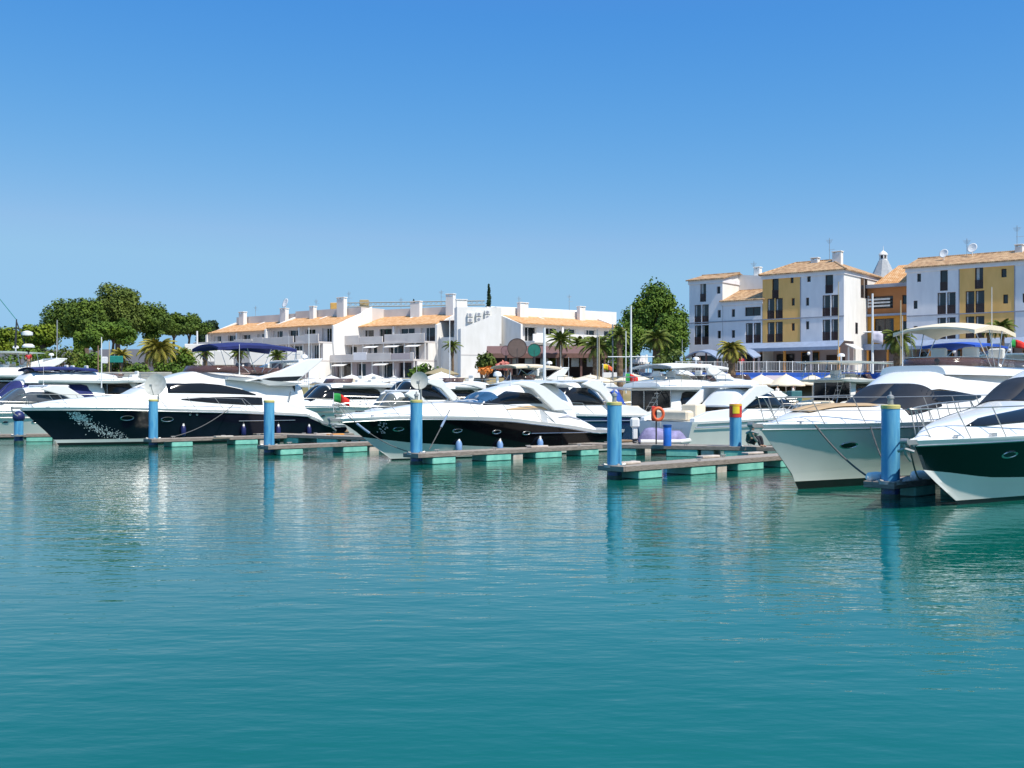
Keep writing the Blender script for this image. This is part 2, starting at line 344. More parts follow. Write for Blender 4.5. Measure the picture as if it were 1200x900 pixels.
def pile(name, label, x, y, top=2.6, r=0.245, dish=None, cap='yellow', group='blue mooring piles'):
    o = thing(name, label, 'mooring pile', (x, y, 0), rnd.uniform(-0.3, 0.3), group)
    m = MB(); m.lathe([(r, 0.42), (r, top - 0.11)], n=28); m.lathe([(r, top - 0.11), (r, top - 0.10)], n=28)
    m.build('post', PBLUE, o, smooth=True)
    m = MB(); m.lathe([(r + 0.003, -1.6), (r + 0.003, 0.42)], n=28); m.build('wet_base', PBAND, o, smooth=True)
    m = MB(); m.lathe([(r + 0.008, -0.5), (r + 0.012, 0.05), (r + 0.006, 0.13)], n=28, caps=False); m.build('weed_band', ALGAE, o, smooth=True)
    m = MB()
    if cap == 'yellow': m.lathe([(r + 0.012, top - 0.11), (r + 0.015, top - 0.02), (r - 0.01, top)], n=28); m.build('cap', YEL, o, smooth=True)
    m = MB(); m.lathe([(r + 0.16, 0.40), (r + 0.16, 0.49), (r + 0.05, 0.49), (r + 0.05, 0.40)], n=28, caps=False)
    for a in range(4):
        an = a * math.pi/2 + 0.5; m.tube([((r+0.03)*math.cos(an), (r+0.03)*math.sin(an), 0.47), ((r+0.15)*math.cos(an), (r+0.15)*math.sin(an), 0.5)], 0.05)
    m.build('guide_ring', GALV, o, smooth=True)
    # narrow darker blue streaks, tapering upward along the post
    m = MB()
    for a0, ww, z0, z1 in ((0.35, 0.05, 0.45, 1.6), (0.1, 0.035, 0.45, 1.9), (-2.9, 0.05, 0.45, top - 0.5)):
        rows = []
        for i in range(9):
            zz_ = z0 + (z1 - z0) * i / 8; wob = 0.012 * math.sin(i * 2.1 + a0 * 5); tp = ww * (1 - 0.8 * i / 8)
            rows.append([((r+0.002)*math.cos(a0 - 1.0 + wob + s), (r+0.002)*math.sin(a0 - 1.0 + wob + s), zz_) for s in (-tp, 0, tp)])
        m.rings(rows, closed=False)
    m.build('dark_streak', PDARK, o)
    return o
TIPS = {1: (10.34, 30.0), 2: (3.45, 37.0), 3: (-3.92, 45.0), 4: (-11.5, 52.0), 5: (-19.6, 60.0)}
finger('finger_pier', 'floating finger pier by the rightmost blue pile, mostly hidden by the dark hulled cruiser', TIPS[1], 15, w=0.9, off=0.15)
finger('finger_pier', 'floating finger pier with green floats starting at the blue pile nearest the harbour middle', TIPS[2], 15, w=1.15, off=-0.15, first=0.45, step=2.9)
finger('finger_pier', 'long floating finger pier along the black hulled sports cruiser', TIPS[3], 16, off=-0.1, w=1.0, first=0.4, step=3.0)
finger('finger_pier', 'short looking floating finger pier ending in front of the navy yacht stern', TIPS[4], 15, off=-0.05, w=1.0, first=0.3, step=3.6)
finger('finger_pier', 'floating finger pier running alongside the navy hulled flybridge yacht', TIPS[5], 19, off=-0.1, w=1.0, first=0.8, step=3.9)
finger('finger_pier', 'floating finger pier at the far left in front of the white moored hulls', (at(-62, 66), 66), 12.5, w=1.0, yaw=0.33, first=0.8, step=3.6)
finger('walkway_pier', 'wide floating walkway pier behind the middle fingers carrying the lifebuoy post', (4.6, 52.9), 17, w=1.6, yaw=math.atan2(-0.39, 0.92), group=None, first=0.4, step=2.7, z=0.5)
finger('walkway_pier', 'floating walkway continuing behind the black sports cruiser towards the navy yacht', (4.0, 53.2), 30, w=1.6, yaw=math.atan2(0.60, -0.80), group=None, first=0.4, step=3.3, z=0.5)
for k, lab in ((1, 'rightmost tall blue mooring pile with a yellow cap, between two big bows'), (2, 'tall blue mooring pile at the tip of the middle finger pier'),
               (3, 'tall blue mooring pile with a satellite dish behind its top, by the black cruiser bow'), (4, 'tall blue mooring pile in front of the navy yacht stern'),
               (5, 'blue mooring pile in front of the navy yacht topped by a round dish')):
    pile('mooring_pile', lab, *TIPS[k], top=(2.56, 2.6, 2.64, 2.6, 2.62)[k-1])
# pile tops: lamp bulbs
for k, lab, hh in ((1, 'small grey mushroom light on the rightmost blue pile', 0.28), (2, 'small pale blue light on the middle blue pile', 0.32), (3, 'small grey light on the pile by the black cruiser bow', 0.26)):
    x, y = TIPS[k]; m = MB(); t = (2.56, 2.6, 2.64)[k-1]
    m.lathe([(0.075, t), (0.075, t + hh*0.6), (0.10, t + hh*0.62), (0.09, t + hh*0.85), (0.03, t + hh), (0.02, t + hh + 0.08)], (x, y, 0), n=14)
    o = m.build('pile_light', GALV, smooth=True); tag(o, lab, 'light')
def dish(px, py, Y, r, label, aim=(-0.15, -1, 0.35), post_to=None, tilt=0):
    X, Z = at(px, Y), zz(py, Y)
    o = thing('satellite_dish', label, 'satellite dish', (X, Y, Z))
    A = Vector(aim).normalized(); m = MB()
    prof = [(0.02, -0.16*r*1.5)] + [(r*k/8, -0.16*r*1.5*(1 - (k/8)**2)) for k in range(1, 9)]
    m.lathe(prof + [(r, 0.03)] + [(r*k/8, -0.16*r*1.5*(1 - (k/8)**2) + 0.03) for k in range(7, 0, -1)] + [(0.02, -0.16*r*1.5 + 0.03)], n=32, axis=A, caps=False)
    m.build('reflector', DISHM, o, smooth=True, sharp=60)
    m = MB(); M = A.to_track_quat('Z', 'Y').to_matrix()
    m.tube([M @ Vector((0, -r*0.95, 0.0)), M @ Vector((0, -r*0.35, r*0.75))], 0.02); m.cbox(-0.06, 0.06, -0.06, 0.06, -0.06, 0.06, 0.01)
    m.v[-32:] = [tuple(Vector(p) + M @ Vector((0, -r*0.33, r*0.78))) for p in m.v[-32:]]
    m.build('feed_arm', GALV, o)
    m = MB()
    pz = -0.25*r; back = -A * 0.35
    m.tube([tuple(-A*0.25*r), tuple(back), tuple(back + Vector((0, 0, (post_to if post_to is not None else -r*1.6))))], 0.04, n=8)
    m.build('mast', GALV, o, smooth=True)
    return o
dish(182, 451, 60.2, 0.63, 'round grey satellite dish on the pile in front of the navy yacht', post_to=-0.85)
dish(491.5, 446, 45.3, 0.37, 'round grey satellite dish over the pile by the black cruiser bow', aim=(-0.1, -1, 0.15), post_to=-0.75)
# red and yellow topped pile on the walkway
x, y = at(862, 50.2), 50.2
o = pile('mooring_pile', 'blue mooring pile with a red band and yellow square on the walkway pier', x, y, top=2.42, r=0.27, cap=None)
m = MB(); m.lathe([(0.285, 1.83), (0.285, 2.42), (0.25, 2.44)], n=28); m.build('red_band', RED, o, smooth=True)
m = MB(); rows = [[(0.292*math.cos(a), 0.292*math.sin(a), z) for a in [R(t) for t in range(-128, -62, 8)]] for z in (2.0, 2.33)]; m.rings(rows, closed=False)
oo = m.build('yellow_square', YELB, o)
m = MB(); m.lathe([(0.287, 2.36), (0.287, 2.42)], n=28); m.build('yellow_rim', YELB, o, smooth=True)
o.rotation_euler.z = 0
# blue bollard drum, lifebuoy post
o = thing('bollard', 'short bright blue cylinder standing on the walkway pier by the lifebuoy', 'bollard', (at(782, 50.6), 50.6, 0.5))
m = MB(); m.lathe([(0.19, 0), (0.19, 0.92), (0.17, 0.95)], n=20); m.build('drum', mat('bright_blue_paint', (0.02, 0.14, 0.55), 0.4), o, smooth=True)
m = MB(); m.lathe([(0.2, 0.86), (0.205, 0.96), (0.18, 0.98)], n=20); m.build('lid', PDARK, o, smooth=True)
o = thing('lifebuoy_station', 'orange lifebuoy hung on a dark post beside the blue cylinder', 'lifebuoy', (at(769, 51.6), 51.6, 0.5))
m = MB(); m.tube([(0, 0, 0), (0, 0, 1.9)], 0.035, n=8); m.build('post', DARKM, o)
m = MB(); rows = []
for i in range(24):
    a = 2*math.pi*i/24; rows.append([((0.24 + 0.07*math.cos(b))*math.cos(a) + 0.08, -0.1 + 0.07*math.sin(b), 1.45 + (0.24 + 0.07*math.cos(b))*math.sin(a)*1.15) for b in [2*math.pi*j/10 for j in range(10)]])
rows.append(rows[0]); m.rings(rows); m.build('lifebuoy_ring', ORANGE, o, smooth=True)
m = MB(); m.cbox(-0.22, 0.02, -0.02, 0.06, 1.15, 1.82, 0.02); m.build('backboard', RED, o)
m = MB(); m.cbox(-0.3, 0.4, -0.12, 0.12, 0.0, 0.025, 0.005); m.build('foot_plate', GALV, o)
# ---------------------------------------------------------------- yachts
class Yacht:
    """local frame: x aft from the bow tip, y to one side (both sides are built alike), z up from the water"""
    def __init__(s, name, label, bow, u, L, B, sheer, oh, lower=GELH, upper=NAVY, brk=None, brk2=None, boot=(0.0, 0.12), group=None, bootm=BOOT, gun=GEL, cat='yacht', flare=0.22, fineness=0.50, stern_taper=0.9):
        u = Vector(u).normalized(); s.u = u; s.n = Vector((-u.y, u.x)); s.bow = Vector(bow); s.L, s.B, s.oh = L, B, oh
        s.root = thing(name, label, cat, (bow[0], bow[1], 0), math.atan2(u.y, u.x), group)
        s.sheer = lambda x: sinterp(sheer, x); s.z0 = s.sheer(0); s.flare = flare; s.fin = fineness; s.st = stern_taper
        s.lower, s.upper, s.gun = lower, upper, gun
        s.brk = brk or (lambda x: s.sheer(x) - 0.12); s.brk2 = brk2 or (lambda x: 0.14); s.boot = boot; s.bootm = bootm
    def q(s, px, py, y=0.0):       # photo pixel -> (x, z) on the plane at lateral offset y
        k = (px - 600) / F
        o = s.bow + s.n * y
        x = (k * o.y - o.x) / (s.u.x - k * s.u.y); Yw = o.y + x * s.u.y
        return x, zz(py, Yw)
    def qh(s, px, py):             # same, on the hull side facing the camera
        y = -1.5 if s.u.x > 0 else 1.5
        for _ in range(25):
            x, z = s.q(px, py, y); t = s.w(x, z) * (-1 if s.u.x > 0 else 1); y = y*.5 + t*.5
        return x, z
    def xs(s, z):
        t = max(0.0, min(1.0, z / s.z0)); return s.oh * (1 - t ** 1.15)
    def w(s, x, z):
        x0 = s.xs(z); f = max(0.0, min(1.0, z / max(0.3, s.sheer(x))))
        W = s.B/2 * (1 - s.flare + s.flare * f ** 1.2); p = 1.38 + 0.72 * f; Lb = s.L * (s.fin + 0.08 * f)
        t = max(0.0, (x - x0) / Lb); g = 1 - (1 - min(t, 1)) ** p if t < 1 else 1
        k = max(0.0, (x - s.L * 0.6) / (s.L * 0.4)); return W * g * (1 - (1 - s.st) * k * k)
    def hull(s):
        ts = [0, .004, .012, .025, .045, .07, .1, .135, .17, .21, .25, .3, .35, .4, .46, .52, .6, .68, .76, .84, .9, .96, 1]
        def row(zf, wk=1.0):
            pts = []; x0 = s.xs(max(0, zf(0)))
            for t in ts:
                x = x0 + (s.L - x0) * t; z = zf(x); pts.append((x, s.w(x, z) * wk, z))
            return pts
        rows = [(row(lambda x: -0.7, 0.0), 2), (row(lambda x: -0.25, 0.82), 2), (row(lambda x: 0.0), 2), (row(lambda x: s.boot[1]), 0)]
        b2, b1, sh = s.brk2, s.brk, s.sheer
        for f in (0.33, 0.66): rows.append((row(lambda x, f=f: s.boot[1] + (b2(x) - s.boot[1]) * f), 0))
        rows.append((row(b2), 1))
        for f in (0.01, 0.3, 0.6, 0.85): rows.append((row(lambda x, f=f: b2(x) + (b1(x) - b2(x)) * f), 1))
        rows.append((row(b1), 3)); rows.append((row(lambda x: b1(x) + (sh(x) - b1(x)) * 0.5), 3)); rows.append((row(sh), 3))
        m = MB()
        for sgn in (1, -1):
            rr = [[(x, sgn * y, z) for x, y, z in r] for r, _ in rows]
            if sgn > 0: rr = [r[::-1] for r in rr]
            m.rings(rr, [k for _, k in rows[:-1]], closed=False)
        n = len(ts); ends = [r[-1] for r, _ in rows]
        poly = [(x, y, z) for x, y, z in ends] + [(x, -y, z) for x, y, z in ends[::-1]]
        m.add(poly, [tuple(range(len(poly)))], 3)
        s.hullo = m.build('hull', [s.lower, s.upper, s.bootm, s.gun], s.root, smooth=True, sharp=50, fixn=True)
        # rubbing strake
        m = MB()
        for sgn in (1, -1):
            m.tube([(x, sgn * (s.w(x, b1(x)) + 0.01), b1(x)) for x in [s.xs(b1(0)) + 0.02 + (s.L - 0.1) * i / 30 for i in range(31) if s.xs(b1(0)) + (s.L - 0.1) * i / 30 < s.L]], 0.028, n=5)
        m.build('rubbing_strake', STEEL, s.root)
        m = MB(); rr = []
        for t in ts:
            x = s.L * t; y = max(0.0, s.w(x, s.sheer(x)) - 0.02)
            rr.append([(x, y * k, s.sheer(x) - 0.01 + 0.06 * (1 - k * k)) for k in (-1, -.6, -.2, .2, .6, 1)])
        m.rings(rr, closed=False); m.build('deck', GEL, s.root, smooth=True, fixn=True)
    # superstructure loft: keys = (x, zb, zt, w)
    def loft(s, name, keys, e=0.5, tum=0.22, material=GEL, n=9, xsub=34, close=True):
        K = sorted(keys); zb = [(k[0], k[1]) for k in K]; zt = [(k[0], k[2]) for k in K]; ww = [(k[0], k[3]) for k in K]
        x0, x1 = K[0][0], K[-1][0]
        def S(x, a):
            b, t, wv = sinterp(zb, x), sinterp(zt, x), sinterp(ww, x); h = t - b
            f = math.sin(a) ** e if a > 0 else 0.0
            c = max(0.0, math.cos(a)) ** e
            return Vector((x, wv * c * (1 - tum * f), b + h * f))
        xv = sorted(set([x0 + (x1 - x0) * i / xsub for i in range(xsub + 1)] + [k[0] for k in K]))
        rows = []
        for x in xv:
            half = [S(x, math.pi/2 * i / n) for i in range(n + 1)]
            rows.append([(p.x, -p.y, p.z) for p in half] + [(p.x, p.y, p.z) for p in half[::-1][1:]])
        m = MB(); m.rings(rows, closed=False)
        nr = len(rows[0])
        for r in (rows[0], rows[-1]): m.add(r, [tuple(range(nr))])
        o = m.build(name, material, s.root, smooth=True, sharp=40, fixn=True)
        def Sz(x, z):
            b, t = sinterp(zb, x), sinterp(zt, x); f = max(0.0, min(0.995, (z - b) / max(1e-3, t - b)))
            return S(x, math.asin(min(1, f ** (1 / e))))
        return o, S, Sz
    def panel(s, name, strip, Sz, parent, material=GLASS, mode='z', off=0.014, nx=26, nz=5, sides=(1, -1), frame=None):
        """strip: list of (x, lo, hi); follows the lofted surface a little proud of it"""
        K = sorted(strip); lo = [(k[0], k[1]) for k in K]; hi = [(k[0], k[2]) for k in K]; objs = []
        for sgn in sides:
            m = MB(); rows = []; inner = []
            for i in range(nx + 1):
                x = K[0][0] + (K[-1][0] - K[0][0]) * i / nx; a, b = interp(lo, x), interp(hi, x); r = []
                for j in range(nz + 1):
                    v = a + (b - a) * j / nz
                    p = Sz(x, v); d = 0.02
                    dv = 0.02 if (mode == 'z' or v < 1.5) else -0.03; pz, px_ = Sz(x, v + dv), Sz(x + d, v)
                    nn = (pz - p).cross(px_ - p)
                    if nn.length < 1e-9: nn = Vector((0, 1, 0))
                    nn.normalize()
                    if nn.y < -0.05 or (abs(nn.y) <= 0.05 and nn.z < 0): nn = -nn
                    p = p + nn * off
                    r.append((p.x, sgn * p.y, p.z))
                rows.append(r)
            m.rings(rows, closed=False)
            o = m.build(name, material, parent, smooth=True, fixn=True); objs.append(o)
            b = o.modifiers.new('solid', 'SOLIDIFY'); b.thickness = 0.012; b.offset = 0
        return objs
    def hullS(s, x, z): return Vector((x, s.w(x, z), z))
    def porthole(s, x, z, rx=0.26, rz=0.11, both=True):
        for sgn in ((1, -1) if both else (s.near,)):
            m = MB(); g = MB()
            rows = []
            for k in range(20):
                a = 2*math.pi*k/20; xx, z1 = x + rx*math.cos(a), z + rz*math.sin(a)
                x2, z2 = x + (rx-.05)*math.cos(a), z + (rz-.04)*math.sin(a)
                rows.append([(xx, sgn*(s.w(xx, z1)+.004), z1), (xx*.5+x2*.5, sgn*(s.w(xx, z1)+.03), (z1+z2)/2), (x2, sgn*(s.w(x2, z2)+.006), z2)])
            rows.append(rows[0]); m.rings(rows, closed=False)
            o = m.build('porthole', STEEL, s.root, smooth=True)
            g.add([(r[2][0], sgn*(s.w(r[2][0], r[2][2]) + .008), r[2][2]) for r in rows[:-1]], [tuple(range(20))])
            g.build('pane', GLASS, o)
    def rail(s, x0, x1, h=0.68, inset=0.12, step=1.25, lean=-0.25, mid=True, zf=None, drop_end=True, r=0.018, pulpit=True):
        zf = zf or s.sheer; m = MB()
        xs_ = [x0 + (x1 - x0) * i / 24 for i in range(25)]
        for sgn in (1, -1):
            def P(x, hh): 
                return Vector((x + lean*hh/h, sgn * max(0.06, s.w(max(x, 0.05), s.sheer(x)) - inset), zf(x) + hh))
            top = [P(x, h) for x in xs_]
            if drop_end: top.append(P(x1 + 0.7, 0.02))
            if pulpit: top = [Vector((x0 - 0.28, 0.0, zf(x0) + h + 0.02))] + top
            m.tube(top, r, n=6)
            if mid: m.tube([P(x, h*0.5) for x in xs_], r*0.6, n=5)
            x = x0 + 0.15
            while x < x1: m.tube([P(x + 0.32, 0.0), P(x, h)], r*0.85, n=5); x += step
        m.build('guard_rail', RAILM, s.root, smooth=True)
    def slabprof(s, name, poly, y0, y1, material=GEL, bevel=0.03, sides=(1, -1)):
        out = []
        for sgn in sides:
            m = MB(); a, b = sorted((sgn*y0, sgn*y1)); m.prism(poly, a, b)
            out.append(m.build(name, material, s.root, bevel=bevel, fixn=True))
        return out
    def anchor(s):
        m = MB(); z = s.sheer(0)
        m.cbox(-0.28, 0.5, -0.07, 0.07, z - 0.10, z + 0.03, 0.01); m.tube([(-0.32, 0, z - 0.06), (-0.24, 0, z - 0.30), (0.02, 0, z - 0.48)], 0.035)
        m.tube([(-0.20, -0.2, z - 0.25), (-0.28, 0, z - 0.18), (-0.20, 0.2, z - 0.25)], 0.04); m.lathe([(0.07, -0.09), (0.07, 0.09)], (-0.28, 0, z), 10, axis=(0, 1, 0))
        m.build('anchor', GALV, s.root, smooth=True)
        m = MB()
        for sg in (1, -1):
            x = 1.5; m.tube([(x - .15, sg*(s.w(x, z) - .16), s.sheer(x) + .07), (x + .15, sg*(s.w(x, z) - .16), s.sheer(x) + .07)], .025)
            m.tube([(x, sg*(s.w(x, z) - .16), s.sheer(x)), (x, sg*(s.w(x, z) - .16), s.sheer(x) + .07)], .03)
        m.build('cleat', STEEL, s.root)
    def antenna(s, x, y, z, h, r=0.018, lean=0.0, name='whip_antenna'):
        m = MB(); m.lathe([(0.05, 0), (0.04, 0.12)], (x, y, z)); m.tube([(x, y, z), (x + lean, y, z + h)], r, n=6, r2=r*0.5)
        m.build(name, WHITEP, s.root)
    def radar(s, x, y, z, r=0.28):
        m = MB(); m.lathe([(0.06, -0.3), (0.06, 0), (r, 0.0), (r*1.03, 0.1), (r*0.8, 0.2), (0.05, 0.24)], (x, y, z), 18)
        m.build('radar_dome', WHITEP, s.root, smooth=True)
    def bimini(s, x0, x1, z, w, material=CREAMC, sag=0.18, legs=True, legz=None, thick=0.05, drop=0.12):
        m = MB(); rows = []; N = 14
        for i in range(N + 1):
            t = i / N; x = x0 + (x1 - x0) * t; zc = z - drop * (2*t - 1) ** 2 - 0.03 * abs(math.sin(t * math.pi * 3))
            rows.append([(x, w*k, zc + sag * (1 - k*k) - sag) for k in (-1, -.85, -.6, -.3, 0, .3, .6, .85, 1)] + [(x, w*k, zc + sag * (1 - k*k) - sag - thick - (0.08 if abs(k) == 1 else 0)) for k in (1, .85, .6, .3, 0, -.3, -.6, -.85, -1)])
        m.rings(rows, caps=True); o = m.build('bimini_canopy', material, s.root, smooth=True, sharp=50)
        if legs:
            lz = legz if legz is not None else z - 1.7
            for sg in (1, -1):
                xm = (x0 + x1) / 2
                for t in (0.02, 0.35, 0.68, 0.98):
                    xx = x0 + (x1 - x0) * t; m = MB(); m.tube([(xx, sg*w*0.98, z - sag - drop*(2*t-1)**2 - 0.03), (xm + (xx - xm)*0.25, sg*w, lz)], 0.02, n=5); m.build('bimini_leg', STEEL, s.root, smooth=True)
        return o
    def gangway(s, name='passerelle'): pass

# ---- the big dark hulled cruiser at the right edge
U1 = (0.72, 0.69)
def bowtip(wl, u, oh):
    u = Vector(u).normalized(); return (wl[0] - u.x * oh, wl[1] - u.y * oh)
def keysfrom(y, pts, zb, wf): pass
def big_cruiser():
    wl = (11.45, 28.2); u = U1; oh = 2.6
    y = Yacht('motor_yacht', 'large cruiser with very dark upper hull and pale lower hull, cut by right edge', bowtip(wl, u, oh), u, 17.0, 4.7,
              [(0, 1.72), (3, 1.78), (8, 1.9), (17, 1.95)], oh, upper=GREENH, fineness=0.56, flare=.30)
    ks = [y.q(px, py, -1.2) for px, py in ((1081, 545.6), (1120, 551), (1160, 556), (1200, 561))]
    b2k = [(0.0, ks[0][1] + 0.25)] + [k for k in ks] + [(17, 0.45)]
    y.brk2 = lambda x: min(sinterp(b2k, x), y.sheer(x) - 0.4)
    y.brk = lambda x: y.sheer(x) - 0.13
    y.hull(); y.anchor()
    sh = y.sheer
    Q = lambda a, b: y.q(a, b, 0)
    prof = [Q(1070, 512), Q(1092, 499), y.q(1103, 487, .5), y.q(1137, 470, 1.1), y.q(1169, 443, 1.1), y.q(1200, 430, .9), y.q(1240, 420, .6)]
    zt = [(0.35, sh(0.35) + 0.02)] + prof + [(13.5, prof[-1][1] - 0.1), (15, prof[-1][1] - 1.0)]
    keys = []
    for x, z in zt:
        if x < 0.3: continue
        keys.append((x, sh(x) - 0.05, max(z, sh(x) + 0.04), max(0.12, y.w(x, sh(x)) - (0.10 + 0.38 * min(1, max(0, (x - 1) / 4))))))
    o, S, Sz = y.loft('superstructure', keys, e=0.55, tum=0.25, xsub=60)
    xa, _ = y.q(1137, 470, 1.1); xb, _ = y.q(1169, 443, 1.1)
    y.panel('windscreen', [(xa + 0.05, R(26), R(90)), (xb + 0.05, R(20), R(90))], S, o, mode='a', nx=14, nz=12, material=MESHC)
    x3 = xb + 4.5
    y.panel('side_window', [(xb - 0.1, R(14), R(60)), (xb + 0.1, R(14), R(50)), (x3, R(14), R(40)), (x3 + 1.4, R(14), R(16))], S, o, mode='a', nx=30, nz=8)
    xc, _ = Q(1104, 486)
    y.panel('foredeck_window', [(xc + 0.3, R(30), R(32)), (xc + 1.0, R(20), R(54)), (xa - 0.12, R(13), R(56)), (xa + .6, R(11), R(20)), (xb, R(9), R(12)), (xb + 1.2, R(8), R(9))], S, o, mode='a', nx=20, nz=8)
    y.porthole(*y.qh(1183, 533), rx=0.27, rz=0.10); y.porthole(9.5, 1.25, rx=0.34, rz=0.12)
    y.rail(0.25, 8.5, h=0.75, step=1.15, mid=False)
    m = MB(); z = sh(2.0)
    m.cbox(1.7, 2.3, -0.25, 0.25, z + 0.02, z + 0.32, 0.06); m.build('windlass', GEL, y.root)
    y.slabprof('mooring_cleat', [(2.6, sh(2.6)), (2.9, sh(2.6)), (2.9, sh(2.6)+0.1), (2.6, sh(2.6)+0.1)], y.w(2.7, 1.8) - 0.25, y.w(2.7, 1.8) - 0.18, STEEL, bevel=0)
    return y
Y1 = big_cruiser()

def white_flybridge():
    wl = (8.6, 33.0); u = U1; oh = 2.2
    y = Yacht('motor_yacht', 'large all white flybridge yacht with dark wraparound windscreen and cream bimini', bowtip(wl, u, oh), u, 19.0, 5.0,
              [(0, 1.98), (4, 1.98), (10, 2.05), (19, 2.1)], oh, upper=GELH, lower=GELH, fineness=0.5, flare=.30)
    y.brk = lambda x: y.sheer(x) - 0.16; y.brk2 = lambda x: 0.42 + 0.03 * x; y.boot = (0, 0.24)
    y.hull(); y.anchor(); sh = y.sheer; Q = lambda a, b, c=0: y.q(a, b, c)
    zt = [(0.3, sh(0.3) + 0.03), Q(902, 495), Q(936, 483), Q(968, 475.5), Q(978, 473, 1.2), Q(1008, 450, 1.3), Q(1030, 436, 1.2), Q(1078, 430.6, .8), Q(1180, 434, .2), (15.5, 0), (16.5, 0)]
    ztop = zt[8][1]; zt[9] = (max(15.0, zt[8][0] + .5), ztop - 0.1); zt[10] = (zt[9][0] + 1.6, ztop - 1.5)
    keys = [(x, sh(x) - 0.05, max(z, sh(x) + 0.05), max(0.12, y.w(x, sh(x)) - (0.12 + 0.45 * min(1, max(0, (x - 1) / 4))))) for x, z in zt]
    o, S, Sz = y.loft('superstructure', keys, e=0.5, tum=0.22, xsub=60)
    xa, xb = Q(978, 473, 1.2)[0], Q(1008, 450, 1.3)[0]
    y.panel('windscreen', [(xa + 0.05, R(9), R(90)), (xb - 0.02, R(9), R(90))], S, o, mode='a', nx=14, nz=12, material=MESHC)
    wtop = lambda x: S(x, R(32)).z
    P = [Q(1006, 474, -1.9), Q(1064, 470, -1.9), Q(1138, 469, -1.9)]; T = [Q(1012, 455, -1.8), Q(1104, 452, -1.8), Q(1143, 459, -1.8)]
    strip = [(xb - 0.05, P[0][1], T[0][1] - .04), (xb + 0.3, P[0][1], T[0][1]), (T[1][0], P[1][1], T[1][1]), (T[2][0], P[2][1], T[2][1] - .1), (T[2][0] + 0.6, P[2][1] + .1, P[2][1] + 0.15)]
    y.panel('side_window', strip, Sz, o, nx=30)
    # tan sun pad on the coach roof
    x1, x2 = Q(931, 485)[0] + 0.2, Q(1000, 474)[0]
    x2 = min(x2, xa - 0.15)
    y.panel('sun_pad', [(x1, R(60), R(89.9)), (x2, R(50), R(89.9))], S, o, material=TAN, mode='a', off=0.05, nz=10)
    # flybridge coaming and windscreen
    xf0, xf1 = max(Q(1030, 436)[0] + 1.5, xb + 1.0), Q(1185, 434)[0]
    zr = ztop
    fk = [(xf0 + 0.2, zr - 0.3, zr + 0.02, 1.2), (xf0 + 1.2, zr - 0.3, zr + 0.05, 1.55), (xf0 + 4.0, zr - 0.3, zr + 0.08, 1.7), (xf1 + 1.5, zr - 0.3, zr + 0.04, 1.65)]
    f, FS, FSz = y.loft('flybridge_coaming', fk, e=0.4, tum=0.1)
    z1 = zr + 0.02
    rows = []
    for i in range(25):
        a = math.pi * (i / 24 - 0.5); c, s_ = math.cos(a), math.sin(a)
        px_, py_ = xf0 + 3.2 - 2.2 * c ** 0.7, 1.5 * s_
        rows.append([(px_, py_, z1), (px_ + 0.22, py_ * 0.93, z1 + 0.32)])
    for sg in (1, -1):
        pass
    rows = [[(xf0 + 6.5, -1.58, z1), (xf0 + 6.5, -1.5, z1 + 0.28)]] + rows + [[(xf0 + 6.5, 1.58, z1), (xf0 + 6.5, 1.5, z1 + 0.28)]]
    m = MB(); m.rings(rows, closed=False); ws = m.build('flybridge_windscreen', SMOKE, y.root, smooth=True, sharp=60)
    md = ws.modifiers.new('s', 'SOLIDIFY'); md.thickness = 0.015
    m = MB(); m.tube([r[1] for r in rows], 0.016, n=5); m.build('windscreen_rail', STEEL, y.root)
    # seats and helm under the bimini
    for sx, sy in ((xf0 + 3.4, -0.7), (xf0 + 3.4, 0.5), (xf0 + 5.2, -0.9)):
        m = MB(); m.cbox(sx, sx + 0.6, sy, sy + 0.6, z1 - 0.1, z1 + 0.3, 0.05); m.cbox(sx + 0.5, sx + 0.66, sy, sy + 0.6, z1 + 0.2, z1 + 0.75, 0.05); m.build('flybridge_seat', GEL2, y.root)
    xb0, zb0 = Q(1093, 384); xb1, _ = Q(1143, 384)
    zb = Q(1115, 378)[1]
    y.bimini(xb0, xb1, zb, 1.5, legz=z1, sag=0.16, drop=0.22, thick=0.07)
    y.rail(0.3, 12.0, h=0.78, step=1.5, mid=True); y.porthole(*y.qh(994.5, 522), rx=0.34, rz=0.11); y.porthole(10.0, 1.4, rx=0.38, rz=0.12)
    y.antenna(xf0 + 3.9, -1.2, z1, 2.9); y.antenna(xf0 + 0.9, 0.7, z1 - 0.1, 1.9)
    # spot lights and horn on the coach roof
    m = MB(); m.lathe([(0.08, 0), (0.09, 0.1), (0.02, 0.12)], (xf0 + 1.1, -0.5, zr + 0.2), 10, axis=(-1, 0, 0)); m.tube([(xf0 + 1.1, -0.5, zr + 0.02), (xf0 + 1.1, -0.5, zr + 0.2)], 0.03); m.build('spotlight', DARKM, y.root)
    return y
Y2 = white_flybridge()

